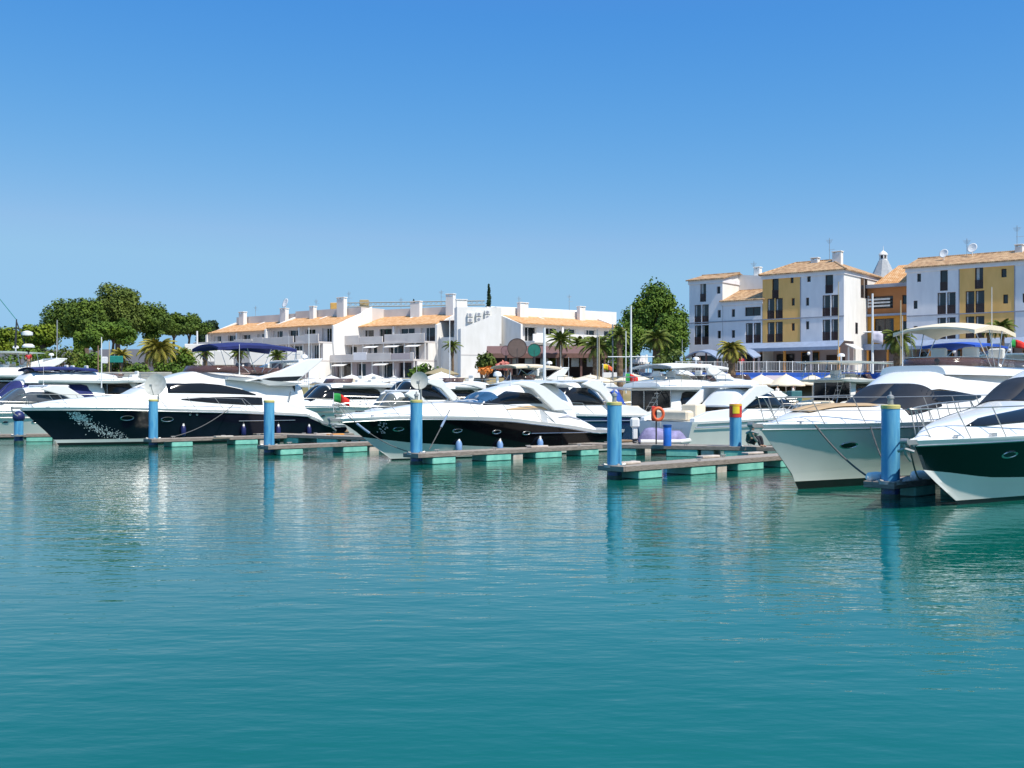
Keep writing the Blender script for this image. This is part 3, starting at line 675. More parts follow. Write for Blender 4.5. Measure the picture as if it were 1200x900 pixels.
def black_sport():
    u = (0.717, 0.697); oh = 2.95; wl = (-5.25, 47.9)
    y = Yacht('sports_cruiser', 'white topped sports cruiser with black hull sides moored between the second and third piles', bowtip(wl, u, oh), u, 16.4, 4.3,
              [(0, 1.86), (4, 1.8), (9, 1.62), (13, 1.38), (16.4, 1.25)], oh, upper=BLACKH, fineness=0.52)
    Q = lambda a, b, c=0: y.q(a, b, c); sh = y.sheer
    bk = [Q(395, 496, -0.3), Q(443, 494, -1.3), Q(481, 492.3, -1.8), Q(510, 492, -2), Q(595, 494, -2.1), Q(630, 498, -2.1), Q(670, 502.5, -2.1), Q(700, 508, -2.1)]
    y.sheer = lambda x: sinterp(bk, x) + 0.16; y.z0 = y.sheer(0)
    y.brk = lambda x: sinterp(bk, x)
    k2 = [(0, 1.05), Q(420, 511, -1.0), Q(443, 513, -1.2), Q(480, 517, -1.7), Q(507, 520, -1.8), (12, .3), (16.4, 0.25)]
    y.brk2 = lambda x: min(sinterp(k2, x), y.brk(x) - 0.25); y.boot = (0, 0.06)
    y.hull(); y.anchor(); sh = y.sheer
    zt = [(0.3, sh(.3) + .03), Q(405, 487), Q(440, 481), Q(500, 472), Q(536, 468, .9), Q(549, 459.5, 1.0), Q(574, 452, .8), Q(603, 446.8, .4), Q(621, 446, .2)]
    xe = zt[-1][0]; zt += [(xe + 1.0, zt[-1][1] - 0.25), (xe + 1.6, zt[-1][1] - 0.6)]
    keys = [(x, sh(x) - .05, max(z, sh(x) + .05), max(.12, y.w(x, sh(x)) - (.1 + .40 * min(1, max(0, (x - 1) / 4))))) for x, z in zt]
    o, S, Sz = y.loft('superstructure', keys, e=0.55, tum=0.30, xsub=60)
    y.panel('windscreen', [(Q(536, 470, .9)[0] + 0.1, R(40), R(90)), (Q(549, 460, 1.0)[0], R(40), R(90))], S, o, material=BGLASS, mode='a', nx=12, nz=12)
    A = [Q(538, 471, -1.5), Q(546, 461.5, -1.4), Q(590, 461.5, -1.5), Q(575, 474.5, -1.7)]
    y.panel('quarter_window', [(A[0][0], A[0][1] - .03, A[0][1] + .02), (A[1][0], Q(546, 472, -1.5)[1], A[1][1]), (A[3][0], A[3][1], Q(575, 461.5, -1.5)[1]), (A[2][0], Q(590, 463, -1.5)[1], A[2][1])], Sz, o, material=BGLASS)
    B_ = [Q(577, 474.5, -1.7), Q(603, 458.5, -1.5), Q(627, 461, -1.5), Q(641, 472.5, -1.7)]
    y.panel('side_window', [(B_[0][0], B_[0][1] - .02, B_[0][1] + .02), (B_[1][0], Q(603, 473.7, -1.7)[1], B_[1][1]), (B_[2][0], Q(627, 473, -1.7)[1], B_[2][1]), (B_[3][0], B_[3][1] - .03, B_[3][1] + .02)], Sz, o)
    C_ = [Q(600, 480, -1.8), Q(625, 475.5, -1.8), Q(641, 476.5, -1.8), Q(647, 480.5, -1.8)]
    y.panel('lower_window', [(C_[0][0], C_[0][1] - .02, C_[0][1] + .02), (C_[1][0], Q(625, 480, -1.8)[1], C_[1][1]), (C_[2][0], Q(641, 480, -1.8)[1], C_[2][1]), (C_[3][0], C_[3][1] - .02, C_[3][1] + .02)], Sz, o, material=TAN)
    # swept radar arch
    arch = [Q(p, r, -1.75) for p, r in ((596, 449.5), (612, 446.5), (625, 447.5), (638, 453), (669, 476.5), (671, 481), (650, 481), (638, 470), (624, 456), (612, 452))]
    y.slabprof('arch_leg', arch, 1.60, 1.80, GEL, bevel=0.03)
    a0, a1 = Q(596, 447.5), Q(636, 449)
    m = MB(); rows = []
    for x, zt_, th in ((a0[0], a0[1] - .05, .08), (a0[0] + .8, a0[1] + .1, .16), (a0[0] + 2.0, a0[1] + .1, .18), (a0[0] + 2.9, a0[1] - .1, .16)):
        rows.append([(x, yy, zt_ - .12*abs(yy/1.6)**3) for yy in (-1.7, -1.2, -.4, .4, 1.2, 1.7)] + [(x, yy, zt_ - th) for yy in (1.7, 1.2, .4, -.4, -1.2, -1.7)])
    m.rings(rows, caps=True); m.build('arch_top', GEL, y.root, smooth=True, sharp=60)
    # aft coaming
    z_a = [Q(640, 480, -1.9), Q(668, 484, -1.9), Q(690, 493, -1.9), Q(699, 499, -1.9)]
    ck = [(zx, sh(zx) - .05, zz_, y.w(zx, sh(zx)) - .15) for zx, zz_ in z_a]
    y.loft('cockpit_coaming', ck, e=0.3, tum=0.06, xsub=12)
    m = MB(); m.cbox(16.3, 17.2, -1.8, 1.8, 0.42, 0.55, .04); m.build('swim_platform', TEAK, y.root)
    y.panel('side_vent', [(Q(655, 489, -2)[0], Q(655, 489, -2)[1] - .03, Q(655, 489, -2)[1]), (Q(668, 487, -2)[0], Q(668, 489, -2)[1], Q(668, 487, -2)[1] + .02), (Q(682, 492, -2)[0], Q(682, 492.5, -2)[1], Q(682, 491.5, -2)[1])], y.loft('quarter_panel', [(a - .02, sh(a) - .06, b - .02, y.w(a, sh(a)) - .10) for a, b in z_a], e=0.3, tum=0.06, xsub=12)[2], y.root, material=SLATEG)
    for px, py in ((467, 503), (536, 504.8), (582, 506.2), (617, 507.5)): y.porthole(*y.qh(px, py), rx=.25, rz=.10)
    x0, z0 = Q(624, 508, -2); x1, _ = Q(690, 508, -2)
    m = MB()
    for sg in (1, -1): m.tube([(x, sg*(y.w(x, z0) + .008), z0 - .01*(x - x0)) for x in [x0 + (x1 - x0)*i/12 for i in range(13)]], 0.022)
    m.build('chrome_strip', STEEL, y.root)
    m = MB(); r2 = random.Random(3)
    for i in range(26):
        x, z = y.qh(446 + r2.uniform(-4, 8), 500 + r2.uniform(-5, 8)); sg = -1
        a = .035; m.add([(x + dx, sg*(y.w(x, z) + .012), z + dz) for dx, dz in ((-a, -a), (a, -a), (a, a), (-a, a))], [(0, 1, 2, 3)])
    m.build('hull_emblem_dots', STEEL, y.root)
    y.rail(0.3, 10.5, h=0.62, step=1.9, mid=False)
    y.antenna(Q(590, 450)[0], -.5, Q(590, 450)[1] - .05, 0.6); y.radar(Q(588, 449)[0], 0.3, Q(588, 447)[1] + .25, .2)
    return y
Y3 = black_sport()

def navy_fly():
    u = (0.77, 0.638); oh = 2.2; wl = (-25.5, 61.8)
    y = Yacht('motor_yacht', 'long navy hulled flybridge yacht under a blue bimini, silver splash pattern on its bow', bowtip(wl, u, oh), u, 19.6, 5.2, [(0, 2.1), (10, 2.0), (19.6, 1.9)], oh, upper=NAVY, fineness=0.46)
    Q = lambda a, b, c=0: y.q(a, b, c)
    bk = [Q(22.5, 481, -.1), Q(80, 481, -2), Q(140, 481, -2.5), Q(210, 482.5, -2.6), Q(289, 484.5, -2.6), Q(322, 486, -2.6), Q(368, 489, -2.5), Q(383, 501, -2.4)]
    y.sheer = lambda x: sinterp(bk, x) + .16; y.z0 = y.sheer(0); y.brk = lambda x: sinterp(bk, x)
    y.brk2 = lambda x: .34; y.boot = (0, .16); y.lower = GELH; y.hull(); y.anchor(); sh = y.sheer
    zt = [(.3, sh(.3) + .03), Q(36, 474), Q(60, 469.5), Q(107, 465), Q(144, 462), Q(150, 456, 1.0), Q(179, 444, 1.2), Q(202, 437.5, 1.0), Q(215, 435.5, .8), Q(300, 441), Q(340, 447)]
    xe = zt[-1][0]
    keys = [(x, sh(x) - .05, max(z, sh(x) + .05), max(.12, y.w(x, sh(x)) - (.1 + .30 * min(1, max(0, (x - 1) / 5))))) for x, z in zt]
    keys[-1] = (keys[-1][0], keys[-1][1], keys[-1][2] - .15, keys[-1][3])
    o, S, Sz = y.loft('superstructure', keys, e=.42, tum=.24, xsub=70)
    s = -2.2
    A = [(200.6, 460.5, 449.3), (240, 460.8, 449), (262, 461.3, 451), (285, 462, 456), (302, 463.2, 462)]
    y.panel('saloon_window', [(Q(a, b, s)[0], Q(a, b, s)[1], Q(a, c, s)[1]) for a, b, c in A], Sz, o)
    A = [(214.6, 468.5, 467.5), (232, 470.5, 466.5), (253, 472.5, 465.3), (289, 474.6, 465), (309, 474.6, 466)]
    y.panel('lower_window', [(Q(a, b, s)[0], Q(a, b, s)[1], Q(a, c, s)[1]) for a, b, c in A], Sz, o)
    # windscreen on the ramp
    xa, xb = Q(150, 456, 1.0)[0] + .15, Q(179, 444, 1.2)[0]
    y.panel('windscreen', [(xa, R(55), R(89.9)), (xb, R(50), R(89.9))], S, o, mode='a', nx=14, nz=10, material=WHITEC)
    # roof overhang and wing
    P = lambda L_, c=-2.3: [Q(a, b, c) for a, b in L_]
    y.slabprof('side_wing', P([(288, 447), (296, 444), (330, 434), (361, 420.5), (379, 420), (376, 424), (349, 446.5), (330, 447.3)]), 1.9, 2.3, GEL, bevel=.05)
    y.slabprof('wing_dark_panel', P([(293, 446.3), (318, 442.3), (354, 440.7), (347, 446.2), (330, 446.9)]), 2.285, 2.32, GLASS, bevel=0)  # dark panel on the wing side for its black underside
    a0 = Q(250, 446)[0]; a1, az = Q(349, 447.5, -2.2)
    m = MB(); rows = []
    for x, zt_, th, ww in ((a0, az + .30, .2, 2.1), (a0 + 2, az + .22, .28, 2.35), (a1 - 2, az + .1, .34, 2.4), (a1 - .4, az, .25, 2.4), (a1 + .3, az - .02, .08, 2.2)):
        rows.append([(x, k*ww, zt_ - .05*abs(k)**3) for k in (-1, -.6, 0, .6, 1)] + [(x, k*ww*.96, zt_ - th) for k in (1, .6, 0, -.6, -1)])
    m.rings(rows, caps=True); m.build('flybridge_overhang', GEL, y.root, smooth=True, sharp=50)
    cz = Q(365, 425)[1]; cx = Q(365, 425, -2)[0]
    m = MB(); m.rings([[(cx - .7, k, cz - .1), ] for k in (0,)], closed=False) if False else None
    m.cbox(cx - .9, cx + .5, -2.0, 2.0, cz - .08, cz + .12, .05); m.build('arch_beam', GEL, y.root)
    # cockpit: aft bulkhead, coamings, seat
    y.slabprof('cockpit_side', P([(318, 480), (318, 470), (342, 472), (372, 484), (383, 497), (330, 487)]), 2.0, 2.3, GEL, bevel=.05)
    y.slabprof('cockpit_stanchion', P([(338, 474), (339.5, 474), (343, 459), (341.5, 459)]), 2.1, 2.16, STEEL, bevel=0)
    xx = Q(330, 470)[0]; m = MB(); m.cbox(xx, xx + .06, -1.7, 1.7, sh(xx), sh(xx) + 1.75, .02); m.build('saloon_door', GLASS, y.root)
    m = MB(); m.cbox(19.5, 20.9, -2.1, 2.1, .42, .56, .05); m.build('swim_platform', TEAK, y.root)
    # flybridge details
    x0, z0 = Q(212, 435)[0], Q(230, 436)[1]
    rows = [[(x0 + 7.2, -1.9, z0 - .12), (x0 + 7.2, -1.85, z0 + .18)]]
    for i in range(25):
        a = math.pi * (i / 24 - .5); rows.append([(x0 + 2.5 - 2.3*max(0, math.cos(a))**.7, 1.85*math.sin(a), z0 - .05), (x0 + 2.8 - 2.3*max(0, math.cos(a))**.7, 1.75*math.sin(a), z0 + .38)])
    rows.append([(x0 + 7.2, 1.9, z0 - .12), (x0 + 7.2, 1.85, z0 + .18)])
    m = MB(); m.rings(rows, closed=False); ws = m.build('flybridge_windscreen', SMOKE, y.root, smooth=True, sharp=60); ws.modifiers.new('s', 'SOLIDIFY').thickness = .015
    for sx, sy in ((3.4, -1.0), (3.4, 0.2), (5.2, -1.2), (6.0, -.2)):
        m = MB(); m.cbox(x0 + sx, x0 + sx + .7, sy, sy + .7, z0 - .1, z0 + .3, .05); m.cbox(x0 + sx + .55, x0 + sx + .72, sy, sy + .7, z0 + .2, z0 + .62, .05); m.build('flybridge_seat', mat('pink_beige_cushion', (.45, .33, .31), .8), y.root)
    b0, b1 = Q(240, 406)[0], Q(331, 406)[0]; bz = Q(285, 401)[1]
    y.bimini(b0, b1, bz, 1.9, material=BLUEC, legz=z0, sag=.25, drop=.2, thick=.1)
    y.antenna(Q(264.5, 440)[0], -1.9, z0 - .15, 1.85, r=.025)
    m = MB()
    fx, fz = Q(352, 442)[0], Q(356, 420)[1]
    m.tube([(cx, 0, cz), (cx, 0, cz + .9)], .03); m.tube([(cx, -.5, cz + .5), (cx, .5, cz + .5)], .02); m.tube([(cx - .3, -.3, cz), (cx, 0, cz + .7)], .02); m.build('light_mast', STEEL, y.root)
    y.radar(cx + .1, -.9, cz + .25, .22); y.antenna(cx - .1, .8, cz, 1.9, r=.015)
    for px, py in ((149, 490), (196, 491.5)): y.porthole(*y.qh(px, py), rx=.36, rz=.15)
    for px in (223, 231): y.porthole(*y.qh(px, 486), rx=.07, rz=.06)
    x0_, z_ = Q(281, 493.5, -2.5); x1_, _ = Q(347, 494, -2.5); m = MB()
    for sg in (1, -1): m.tube([(x0_ + (x1_ - x0_)*i/12, sg*(y.w(x0_ + (x1_ - x0_)*i/12, z_) + .008), z_) for i in range(13)], .02)
    m.build('chrome_strip', STEEL, y.root)
    # silver splash pattern on the bow
    r2 = random.Random(11); m = MB(); path = [(84, 484), (92, 489), (100, 492), (108, 500), (120, 505), (135, 509), (148, 514)]
    for i in range(520):
        t = r2.random(); k = t * (len(path) - 1); j = int(k); f = k - j; a, b = path[j], path[min(j+1, len(path)-1)]
        px, py = a[0] + (b[0]-a[0])*f + r2.gauss(0, 3), a[1] + (b[1]-a[1])*f + r2.gauss(0, 3.0)
        if py < 482.5 or py > 516: continue
        x, z = y.qh(px, py); sg = -1; a = r2.uniform(.012, .045) * (1.2 - .5*t)
        m.add([(x + dx, sg*(y.w(x + dx, z + dz) + .008), z + dz) for dx, dz in ((-a, 0), (0, -a*1.2), (a, 0), (0, a*.8))], [(0, 1, 2, 3)])
    m.build('silver_splash_pattern', WHITEP, y.root)
    y.rail(.3, 12.5, h=.72, step=1.7, mid=False)
    return y
Y4 = navy_fly()
# ---------------------------------------------------------------- the rows of boats behind
def moored(name, label, ref, Y, u, L, B, kind, sheer=1.5, roof=3.2, fly=3.8, top=None, topmat=CREAMC, hull=GELH, upper=None, body=GEL, glass=GLASS, canvas=None, seed=0, rails=True, arch=True, cat='yacht', tf=(.42, .80)):
    """ref = photo column of the bow (u pointing right) or of the stern (u pointing left)"""
    u = Vector(u).normalized(); X = at(ref, Y); bow = (X, Y) if u.x > 0 else (X - u.x * L, Y - u.y * L)
    y = Yacht(name, label, bow, u, L, B, [(0, sheer + .18), (L*.4, sheer + .05), (L, sheer - .12)], L*.12, upper=upper or hull, lower=hull, group='motor boats moored in the rows behind', cat=cat)
    y.hull(); y.anchor(); sh = y.sheer; r = random.Random(seed)
    f0, f1, f2, f3 = (.30, .42, .74, .80) if kind == 'fly' else (.34, .46, .62, .70)
    zt = [(.02*L, sh(0) + .03), (.12*L, sheer + .30), (f0*L, sheer + .55), (f1*L, roof - .02), ((f1+f2)/2*L, roof + .06), (f2*L, roof), (f3*L, roof - (.25 if kind == 'fly' else .9))]
    keys = [(x, sh(x) - .05, max(z, sh(x) + .04), max(.1, y.w(x, sh(x)) - (.1 + .35 * min(1, max(0, x - 1) / 4)))) for x, z in zt]
    o, S, Sz = y.loft('superstructure', keys, e=.5, tum=.24, xsub=36, n=7, material=body)
    y.panel('windscreen', [(f0*L + .1, R(32), R(89.9)), (f1*L - .05, R(32), R(89.9))], S, o, mode='a', nx=10, nz=8, material=canvas or glass)
    zl, zh = sheer + .62, roof - .28
    if kind == 'fly':
        y.panel('side_window', [(f0*L + .3, zl, zl + .05), (f1*L, zl, zh - .05), (f2*L - .5, zl, zh), (f2*L, zl, zl + .3)], Sz, o, nx=16, nz=3, material=canvas or glass)
        fk = [(f1*L + .1, roof - .2, roof + .08, B*.28), (f1*L + .9, roof - .2, fly - .1, B*.34), (f2*L, roof - .2, fly, B*.36), (.86*L, roof - .2, fly - .25, B*.36)]
        y.loft('flybridge_coaming', fk, e=.4, tum=.08, xsub=14, n=5, material=body)
        m = MB(); rows = []
        for x, th, ww in ((f1*L + 1, .1, B*.40), (f2*L, .2, B*.45), (.88*L, .16, B*.46), (.93*L, .06, B*.42)):
            rows.append([(x, k*ww, roof + .02) for k in (-1, -.5, 0, .5, 1)] + [(x, k*ww*.97, roof + .02 - th) for k in (1, .5, 0, -.5, -1)])
        m.rings(rows, caps=True); m.build('flybridge_overhang', body, y.root, smooth=True, sharp=50)
        if arch:
            P = [(.66*L, fly - .1), (.84*L, fly + .85), (.90*L, fly + .9), (.86*L, fly + .35), (.80*L, fly - .15)]
            y.slabprof('arch_leg', P, B*.32, B*.36, body, bevel=.04)
            m = MB(); m.cbox(.84*L, .895*L, -B*.36, B*.36, fly + .74, fly + .9, .04); m.build('arch_beam', body, y.root)
            y.radar(.86*L, .4, fly + 1.2, .24); y.antenna(.86*L, -.9, fly + .9, 1.8, r=.015)
        m = MB(); rows = []
        for i in range(13):
            a = math.pi*(i/12 - .5); rows.append([(f1*L + 2.0 - 1.5*max(0, math.cos(a))**.7, B*.30*math.sin(a), fly - .12), (f1*L + 2.25 - 1.5*max(0, math.cos(a))**.7, B*.28*math.sin(a), fly + .25)])
        m.rings(rows, closed=False); ws = m.build('flybridge_windscreen', SMOKE, y.root, smooth=True, sharp=60); ws.modifiers.new('s', 'SOLIDIFY').thickness = .015
        xs_ = f1*L + 3
        for k in range(3):
            sy = (-.9, .1, -.4)[k]; sx = xs_ + .9*k
            if sx > .8*L: break
            m = MB(); m.cbox(sx, sx + .55, sy, sy + .6, fly - .2, fly + .2, .05); m.cbox(sx + .45, sx + .62, sy, sy + .6, fly + .1, fly + .5, .05); m.build('flybridge_seat', GEL2, y.root)
    else:
        y.panel('side_window', [(f0*L + .2, zl - .1, zl), (f1*L + .2, zl - .1, zh), (f2*L - .4, zl - .1, zh), (f3*L - .2, zl - .1, zl)], Sz, o, nx=18, nz=3, material=canvas or glass)
        P = [(.50*L, roof - .08), (.56*L, roof + .18), (.62*L, roof + .16), (.78*L, sheer + .35), (.72*L, sheer + .3), (.62*L, roof - .55)]
        if arch:
            y.slabprof('arch_leg', P, B*.36, B*.42, body, bevel=.04)
            m = MB(); m.cbox(.54*L, .64*L, -B*.41, B*.41, roof + .05, roof + .19, .05); m.build('arch_top', body, y.root)
            y.antenna(.58*L, .5, roof + .15, 1.4, r=.014)
        m = MB(); m.cbox(f3*L - .02, f3*L + .03, -B*.25, B*.25, sheer + .05, roof - 1.0, .01); m.build('companionway', GLASS, y.root)
        m = MB(); m.cbox(.74*L, .80*L, -B*.3, -B*.05, sheer - .1, sheer + .75, .06); m.build('helm_seat', CREAMC, y.root)
    if top:
        if topmat in (GEL, GEL2, WHITEP):
            m = MB(); rows = []; a, b = tf[0]*L, tf[1]*L
            for t, th in ((0, .05), (.12, .12), (.5, .16), (.9, .12), (1, .05)):
                x = a + (b - a)*t; rows.append([(x, k*B*.38, top - .1*(2*t-1)**2 - .06*k*k) for k in (-1, -.5, 0, .5, 1)] + [(x, k*B*.37, top - .1*(2*t-1)**2 - .06*k*k - th) for k in (1, .5, 0, -.5, -1)])
            m.rings(rows, caps=True); m.build('hardtop', topmat, y.root, smooth=True, sharp=60)
            for sg in (1, -1):
                for t in (.15, .5, .85): m = MB(); m.tube([(a + (b-a)*t, sg*B*.35, top - .15), (a + (b-a)*(t + .06), sg*B*.36, (fly if kind == 'fly' else roof) - .1)], .035, n=6); m.build('hardtop_support', STEEL, y.root)
            y.radar((a + b)/2 + .5, 0, top + .3, .26)
        else:
            y.bimini(tf[0]*L, tf[1]*L, top, B*.36, material=topmat, legz=(fly if kind == 'fly' else roof) - .1)
    if kind == 'fly':       # stainless rail round the aft flybridge, ladder down to the cockpit
        m = MB(); zf_ = roof + .04; pts = [(.76*L, -B*.42, zf_ + .62), (.905*L, -B*.42, zf_ + .62), (.905*L, B*.42, zf_ + .62), (.76*L, B*.42, zf_ + .62)]
        m.tube(pts, .022, n=5); m.tube([(p[0], p[1], p[2] - .3) for p in pts], .014, n=5)
        for xx, yy in [(.76*L, -B*.42), (.83*L, -B*.42), (.905*L, -B*.42), (.905*L, 0), (.905*L, B*.42), (.83*L, B*.42), (.76*L, B*.42)]: m.tube([(xx, yy, zf_), (xx, yy, zf_ + .62)], .018, n=5)
        m.build('flybridge_rail', RAILM, y.root)
        m = MB()
        for sy in (-.25, .15): m.tube([(.80*L, B*.2 + sy, roof), (.89*L, B*.2 + sy, sheer + .1)], .03, n=5)
        for k in range(6): t = (k + .5)/6; m.box(.80*L + .09*L*t - .1, .80*L + .09*L*t + .1, B*.2 - .25, B*.2 + .15, roof + (sheer + .1 - roof)*t, roof + (sheer + .1 - roof)*t + .03)
        m.build('ladder', STEEL, y.root)
        m = MB(); m.cbox(.60*L, .66*L, -.5, .5, fly - .2, fly + .3, .08); m.build('flybridge_table', CREAMC, y.root)
    m = MB(); m.cbox(.16*L, .16*L + .5, -.25, .25, sheer + .30, sheer + .42, .04); m.build('deck_hatch', GLASS, y.root)
    m = MB()
    for sg in (1, -1): m.tube([(x, sg*(y.w(x, sheer*.82) + .01), sheer*.82 - .01*x) for x in [L*(.10 + .88*i/16) for i in range(17)]], .022, n=5)
    m.build('hull_stripe', (NAVY, STEEL, SLATE)[seed % 3], y.root)
    # cockpit, aft bulkhead, transom, platform, flag staff
    xb = (f2 if kind == 'fly' else .66)*L + .3
    if kind == 'fly':
        m = MB(); m.cbox(f3*L - .02, f3*L + .05, -B*.36, B*.36, sheer - .1, roof - .2, .02); d = m.build('saloon_door', GLASS, y.root)
        m = MB()
        for yy in (-B*.36, -B*.12, B*.12, B*.36): m.box(f3*L + .05, f3*L + .08, yy - .03, yy + .03, sheer - .1, roof - .2)
        m.build('frame', STEEL, d)
    ck = [(.76*L, sheer - .2, sheer + .55, y.w(.76*L, sheer) - .06), (.90*L, sheer - .2, sheer + .40, y.w(.9*L, sheer) - .06), (.985*L, sheer - .2, sheer + .05, y.w(.985*L, sheer) - .06)]
    for sg in (1, -1):
        m = MB(); rows = [[(x, sg*wv, zb_), (x, sg*wv*.985, zt_), (x, sg*(wv - .32), zt_), (x, sg*(wv - .36), zb_)] for x, zb_, zt_, wv in ck]
        m.rings(rows, caps=True); m.build('cockpit_side', body, y.root, fixn=True, bevel=.02)
    m = MB(); m.cbox(L - .02, L + .95, -B*.40, B*.40, .36, .46, .03); m.build('swim_platform', TEAK, y.root)
    m = MB(); m.cbox(L + .0, L + .03, -.9, -.2, .5, sheer - .15, .01); m.cbox(L, L + .02, .1, 1.3, sheer - .75, sheer - .45, .01); m.build('transom_door', GEL2, y.root)
    m = MB(); m.cbox(L - .9, L - .3, -B*.30, B*.30, sheer - .1, sheer + .45, .1); m.build('aft_seat', CREAMC, y.root)
    if rails: y.rail(.3, .5*L, h=.62, step=1.5, mid=False, r=.02)
    for k in range(3): y.porthole(L*(.24 + .12*k), sheer*.62, rx=.2, rz=.09)
    return y
UB = (.72, .69); US = (-.78, -.62)
moored('sports_cruiser', 'white sports cruiser at the left edge with grey wraparound windows, behind the navy yacht bow', -105, 69, UB, 14.5, 4.3, 'sport', sheer=1.75, roof=3.35, glass=mat('grey_tinted_glass', (.07, .08, .09), .08), seed=1)
moored('motor_yacht', 'white flybridge yacht at left with navy canvas over its windows and a navy bimini', -95, 80, UB, 16.5, 4.8, 'fly', sheer=2.0, roof=4.0, fly=4.75, canvas=BLUEC, top=5.15, topmat=BLUEC, seed=2, arch=False, tf=(.46, .76))
moored('motor_yacht', 'white cabin boat with dark aft windows between the two left yachts and the navy yacht', 48, 88, UB, 10, 3.8, 'fly', sheer=2.2, roof=4.1, fly=4.4, seed=3, arch=False)
moored('motor_yacht', 'white flybridge yacht at the left edge with a white hardtop and radar mast', -150, 95, UB, 18, 5, 'fly', sheer=2.2, roof=4.7, fly=5.5, top=7.0, topmat=GEL, seed=4, tf=(.5, .78))
moored('sports_cruiser', 'white cruiser with long arched side window between the navy yacht and the black cruiser', 398, 68, UB, 8.2, 3.3, 'sport', sheer=1.45, roof=3.0, seed=5, glass=mat('greenish_glass', (.12, .13, .12), .1))
moored('motor_yacht', 'long white yacht with an upswept roof behind the arched window cruiser', 292, 86, UB, 16, 4.8, 'fly', sheer=1.9, roof=3.7, fly=4.0, seed=6, body=GEL, arch=False)
moored('motor_yacht', 'white yacht with a sloping white arch right of the satellite dish pile', 395, 77, UB, 13, 4.2, 'sport', sheer=2.0, roof=3.9, seed=7)
moored('sports_cruiser', 'white sports cruiser with blue windows directly behind the black cruiser stern', 571, 59.5, UB, 12, 3.7, 'sport', sheer=1.75, roof=3.55, seed=8, upper=mat('deep_blue_hull', (.02, .03, .10), .15, coat=1))
moored('fishing_cruiser', 'white fishing cruiser with a cream canopy on a tall frame, behind the black cruiser roof', 535, 82, UB, 12, 4.0, 'fly', sheer=1.9, roof=3.7, fly=4.2, top=5.35, topmat=CREAMC, seed=9, tf=(.40, .82))
moored('motor_yacht', 'white flybridge yacht seen from its stern with a cream bimini, behind the middle pile', 722, 68, US, 15.5, 4.8, 'fly', sheer=1.6, roof=3.35, fly=3.9, top=4.95, topmat=WHITEC, seed=10, arch=False, tf=(.45, .8))
moored('motor_yacht', 'white yacht seen from its stern with swept arches, left of the red banded pile', 778, 57, US, 13.5, 4.4, 'sport', sheer=1.6, roof=3.2, seed=11)
moored('motor_yacht', 'white flybridge yacht with folded arch behind the swept arch yacht', 788, 76, US, 14, 4.5, 'fly', sheer=1.8, roof=3.6, fly=4.1, seed=12)
moored('sports_cruiser', 'small white cruiser with its bow rails beside the red banded pile', 815, 62, US, 12.5, 3.9, 'sport', sheer=1.5, roof=2.9, seed=13)
moored('motor_yacht', 'cream flybridge boat with olive shaded hardtop behind the all white yacht bow', 952, 80, US, 12, 4.4, 'fly', sheer=2.0, roof=4.0, fly=4.2, top=5.45, topmat=GEL2, body=GEL2, seed=14, arch=False, tf=(.35, .98), glass=mat('brown_glass', (.06, .03, .02), .1))
moored('motor_yacht', 'white flybridge yacht with a bright blue bimini behind the all white yacht', 1092, 66, US, 17, 5, 'fly', sheer=2.1, roof=4.5, fly=5.1, top=6.15, topmat=BLUEB, seed=15, arch=False, tf=(.66, .9))
moored('motor_yacht', 'white yacht with a long white hardtop at the right edge behind the green cruiser', 1165, 54, US, 14, 4.8, 'fly', sheer=2.0, roof=3.8, fly=4.2, top=5.0, topmat=GEL, seed=16, arch=False, tf=(.35, .95))
moored('motor_boat', 'small white boat with a blue canvas cover on its cockpit, behind the middle pile', 652, 74, US, 9, 3.3, 'sport', sheer=1.6, roof=3.5, seed=17, canvas=BLUEB)
moored('motor_yacht', 'white flybridge boat among the cream parasols behind the dish pile', 455, 90, UB, 12, 4.2, 'fly', sheer=1.7, roof=3.6, fly=4.1, seed=18, arch=False)
moored('motor_boat', 'small white open boat at the foot of the quay, right of centre', 850, 84, US, 9, 3.3, 'sport', sheer=1.6, roof=3.1, seed=19)
moored('motor_yacht', 'white boat with cream canopy behind the navy yacht wing', 225, 98, UB, 13, 4.4, 'fly', sheer=1.9, roof=3.8, fly=4.4, seed=20, arch=False, top=5.3, topmat=CREAMC)

# tender under a lilac cover
o = thing('covered_tender', 'inflatable tender under a lilac cover on the walkway edge by the lifebuoy', 'dinghy', (at(776, 53.2), 53.2, .5))
m = MB(); rows = []
for i in range(15):
    t = i/14; x = -1.15 + 2.3*t; ww = .6*math.sin(math.pi*(.12 + .8*t))**.6; h = .85*(.55 + .25*math.sin(t*7) * .4 + .35*(1-t)*t*2)*min(1, 6*min(t+.05, 1.05-t))
    rows.append([(x, ww*math.cos(a), .1 + h*abs(math.sin(a))**.7 + .03*math.sin(9*a + x*4)) for a in [math.pi*j/12 for j in range(13)]] + [(x, 0, .06)])
m.rings(rows, caps=True); m.build('cover', LILAC, o, smooth=True, sharp=60)
m = MB(); m.tube([(-1.1, -.5, .1), (.8, -.55, .1), (1.3, 0, .14), (.8, .55, .1), (-1.1, .5, .1)], .12, n=10); m.build('inflatable_tube', GEL2, o, smooth=True)
o = thing('outboard_motor', 'white covered outboard motor beside the lilac tender', 'outboard motor', (at(744, 53.3), 53.3, .5))
m = MB(); m.cbox(-.22, .22, -.16, .16, .75, 1.25, .08); m.cbox(-.12, .12, -.1, .1, .2, .8, .04); m.build('cowling', WHITEP, o)
m = MB(); m.cbox(-.1, .1, -.04, .04, -.05, .3, .02); m.lathe([(.02, -.1), (.12, 0), (.02, .1)], (0, .1, .08), 8, axis=(0, 1, 0)); m.build('lower_unit', DARKM, o)

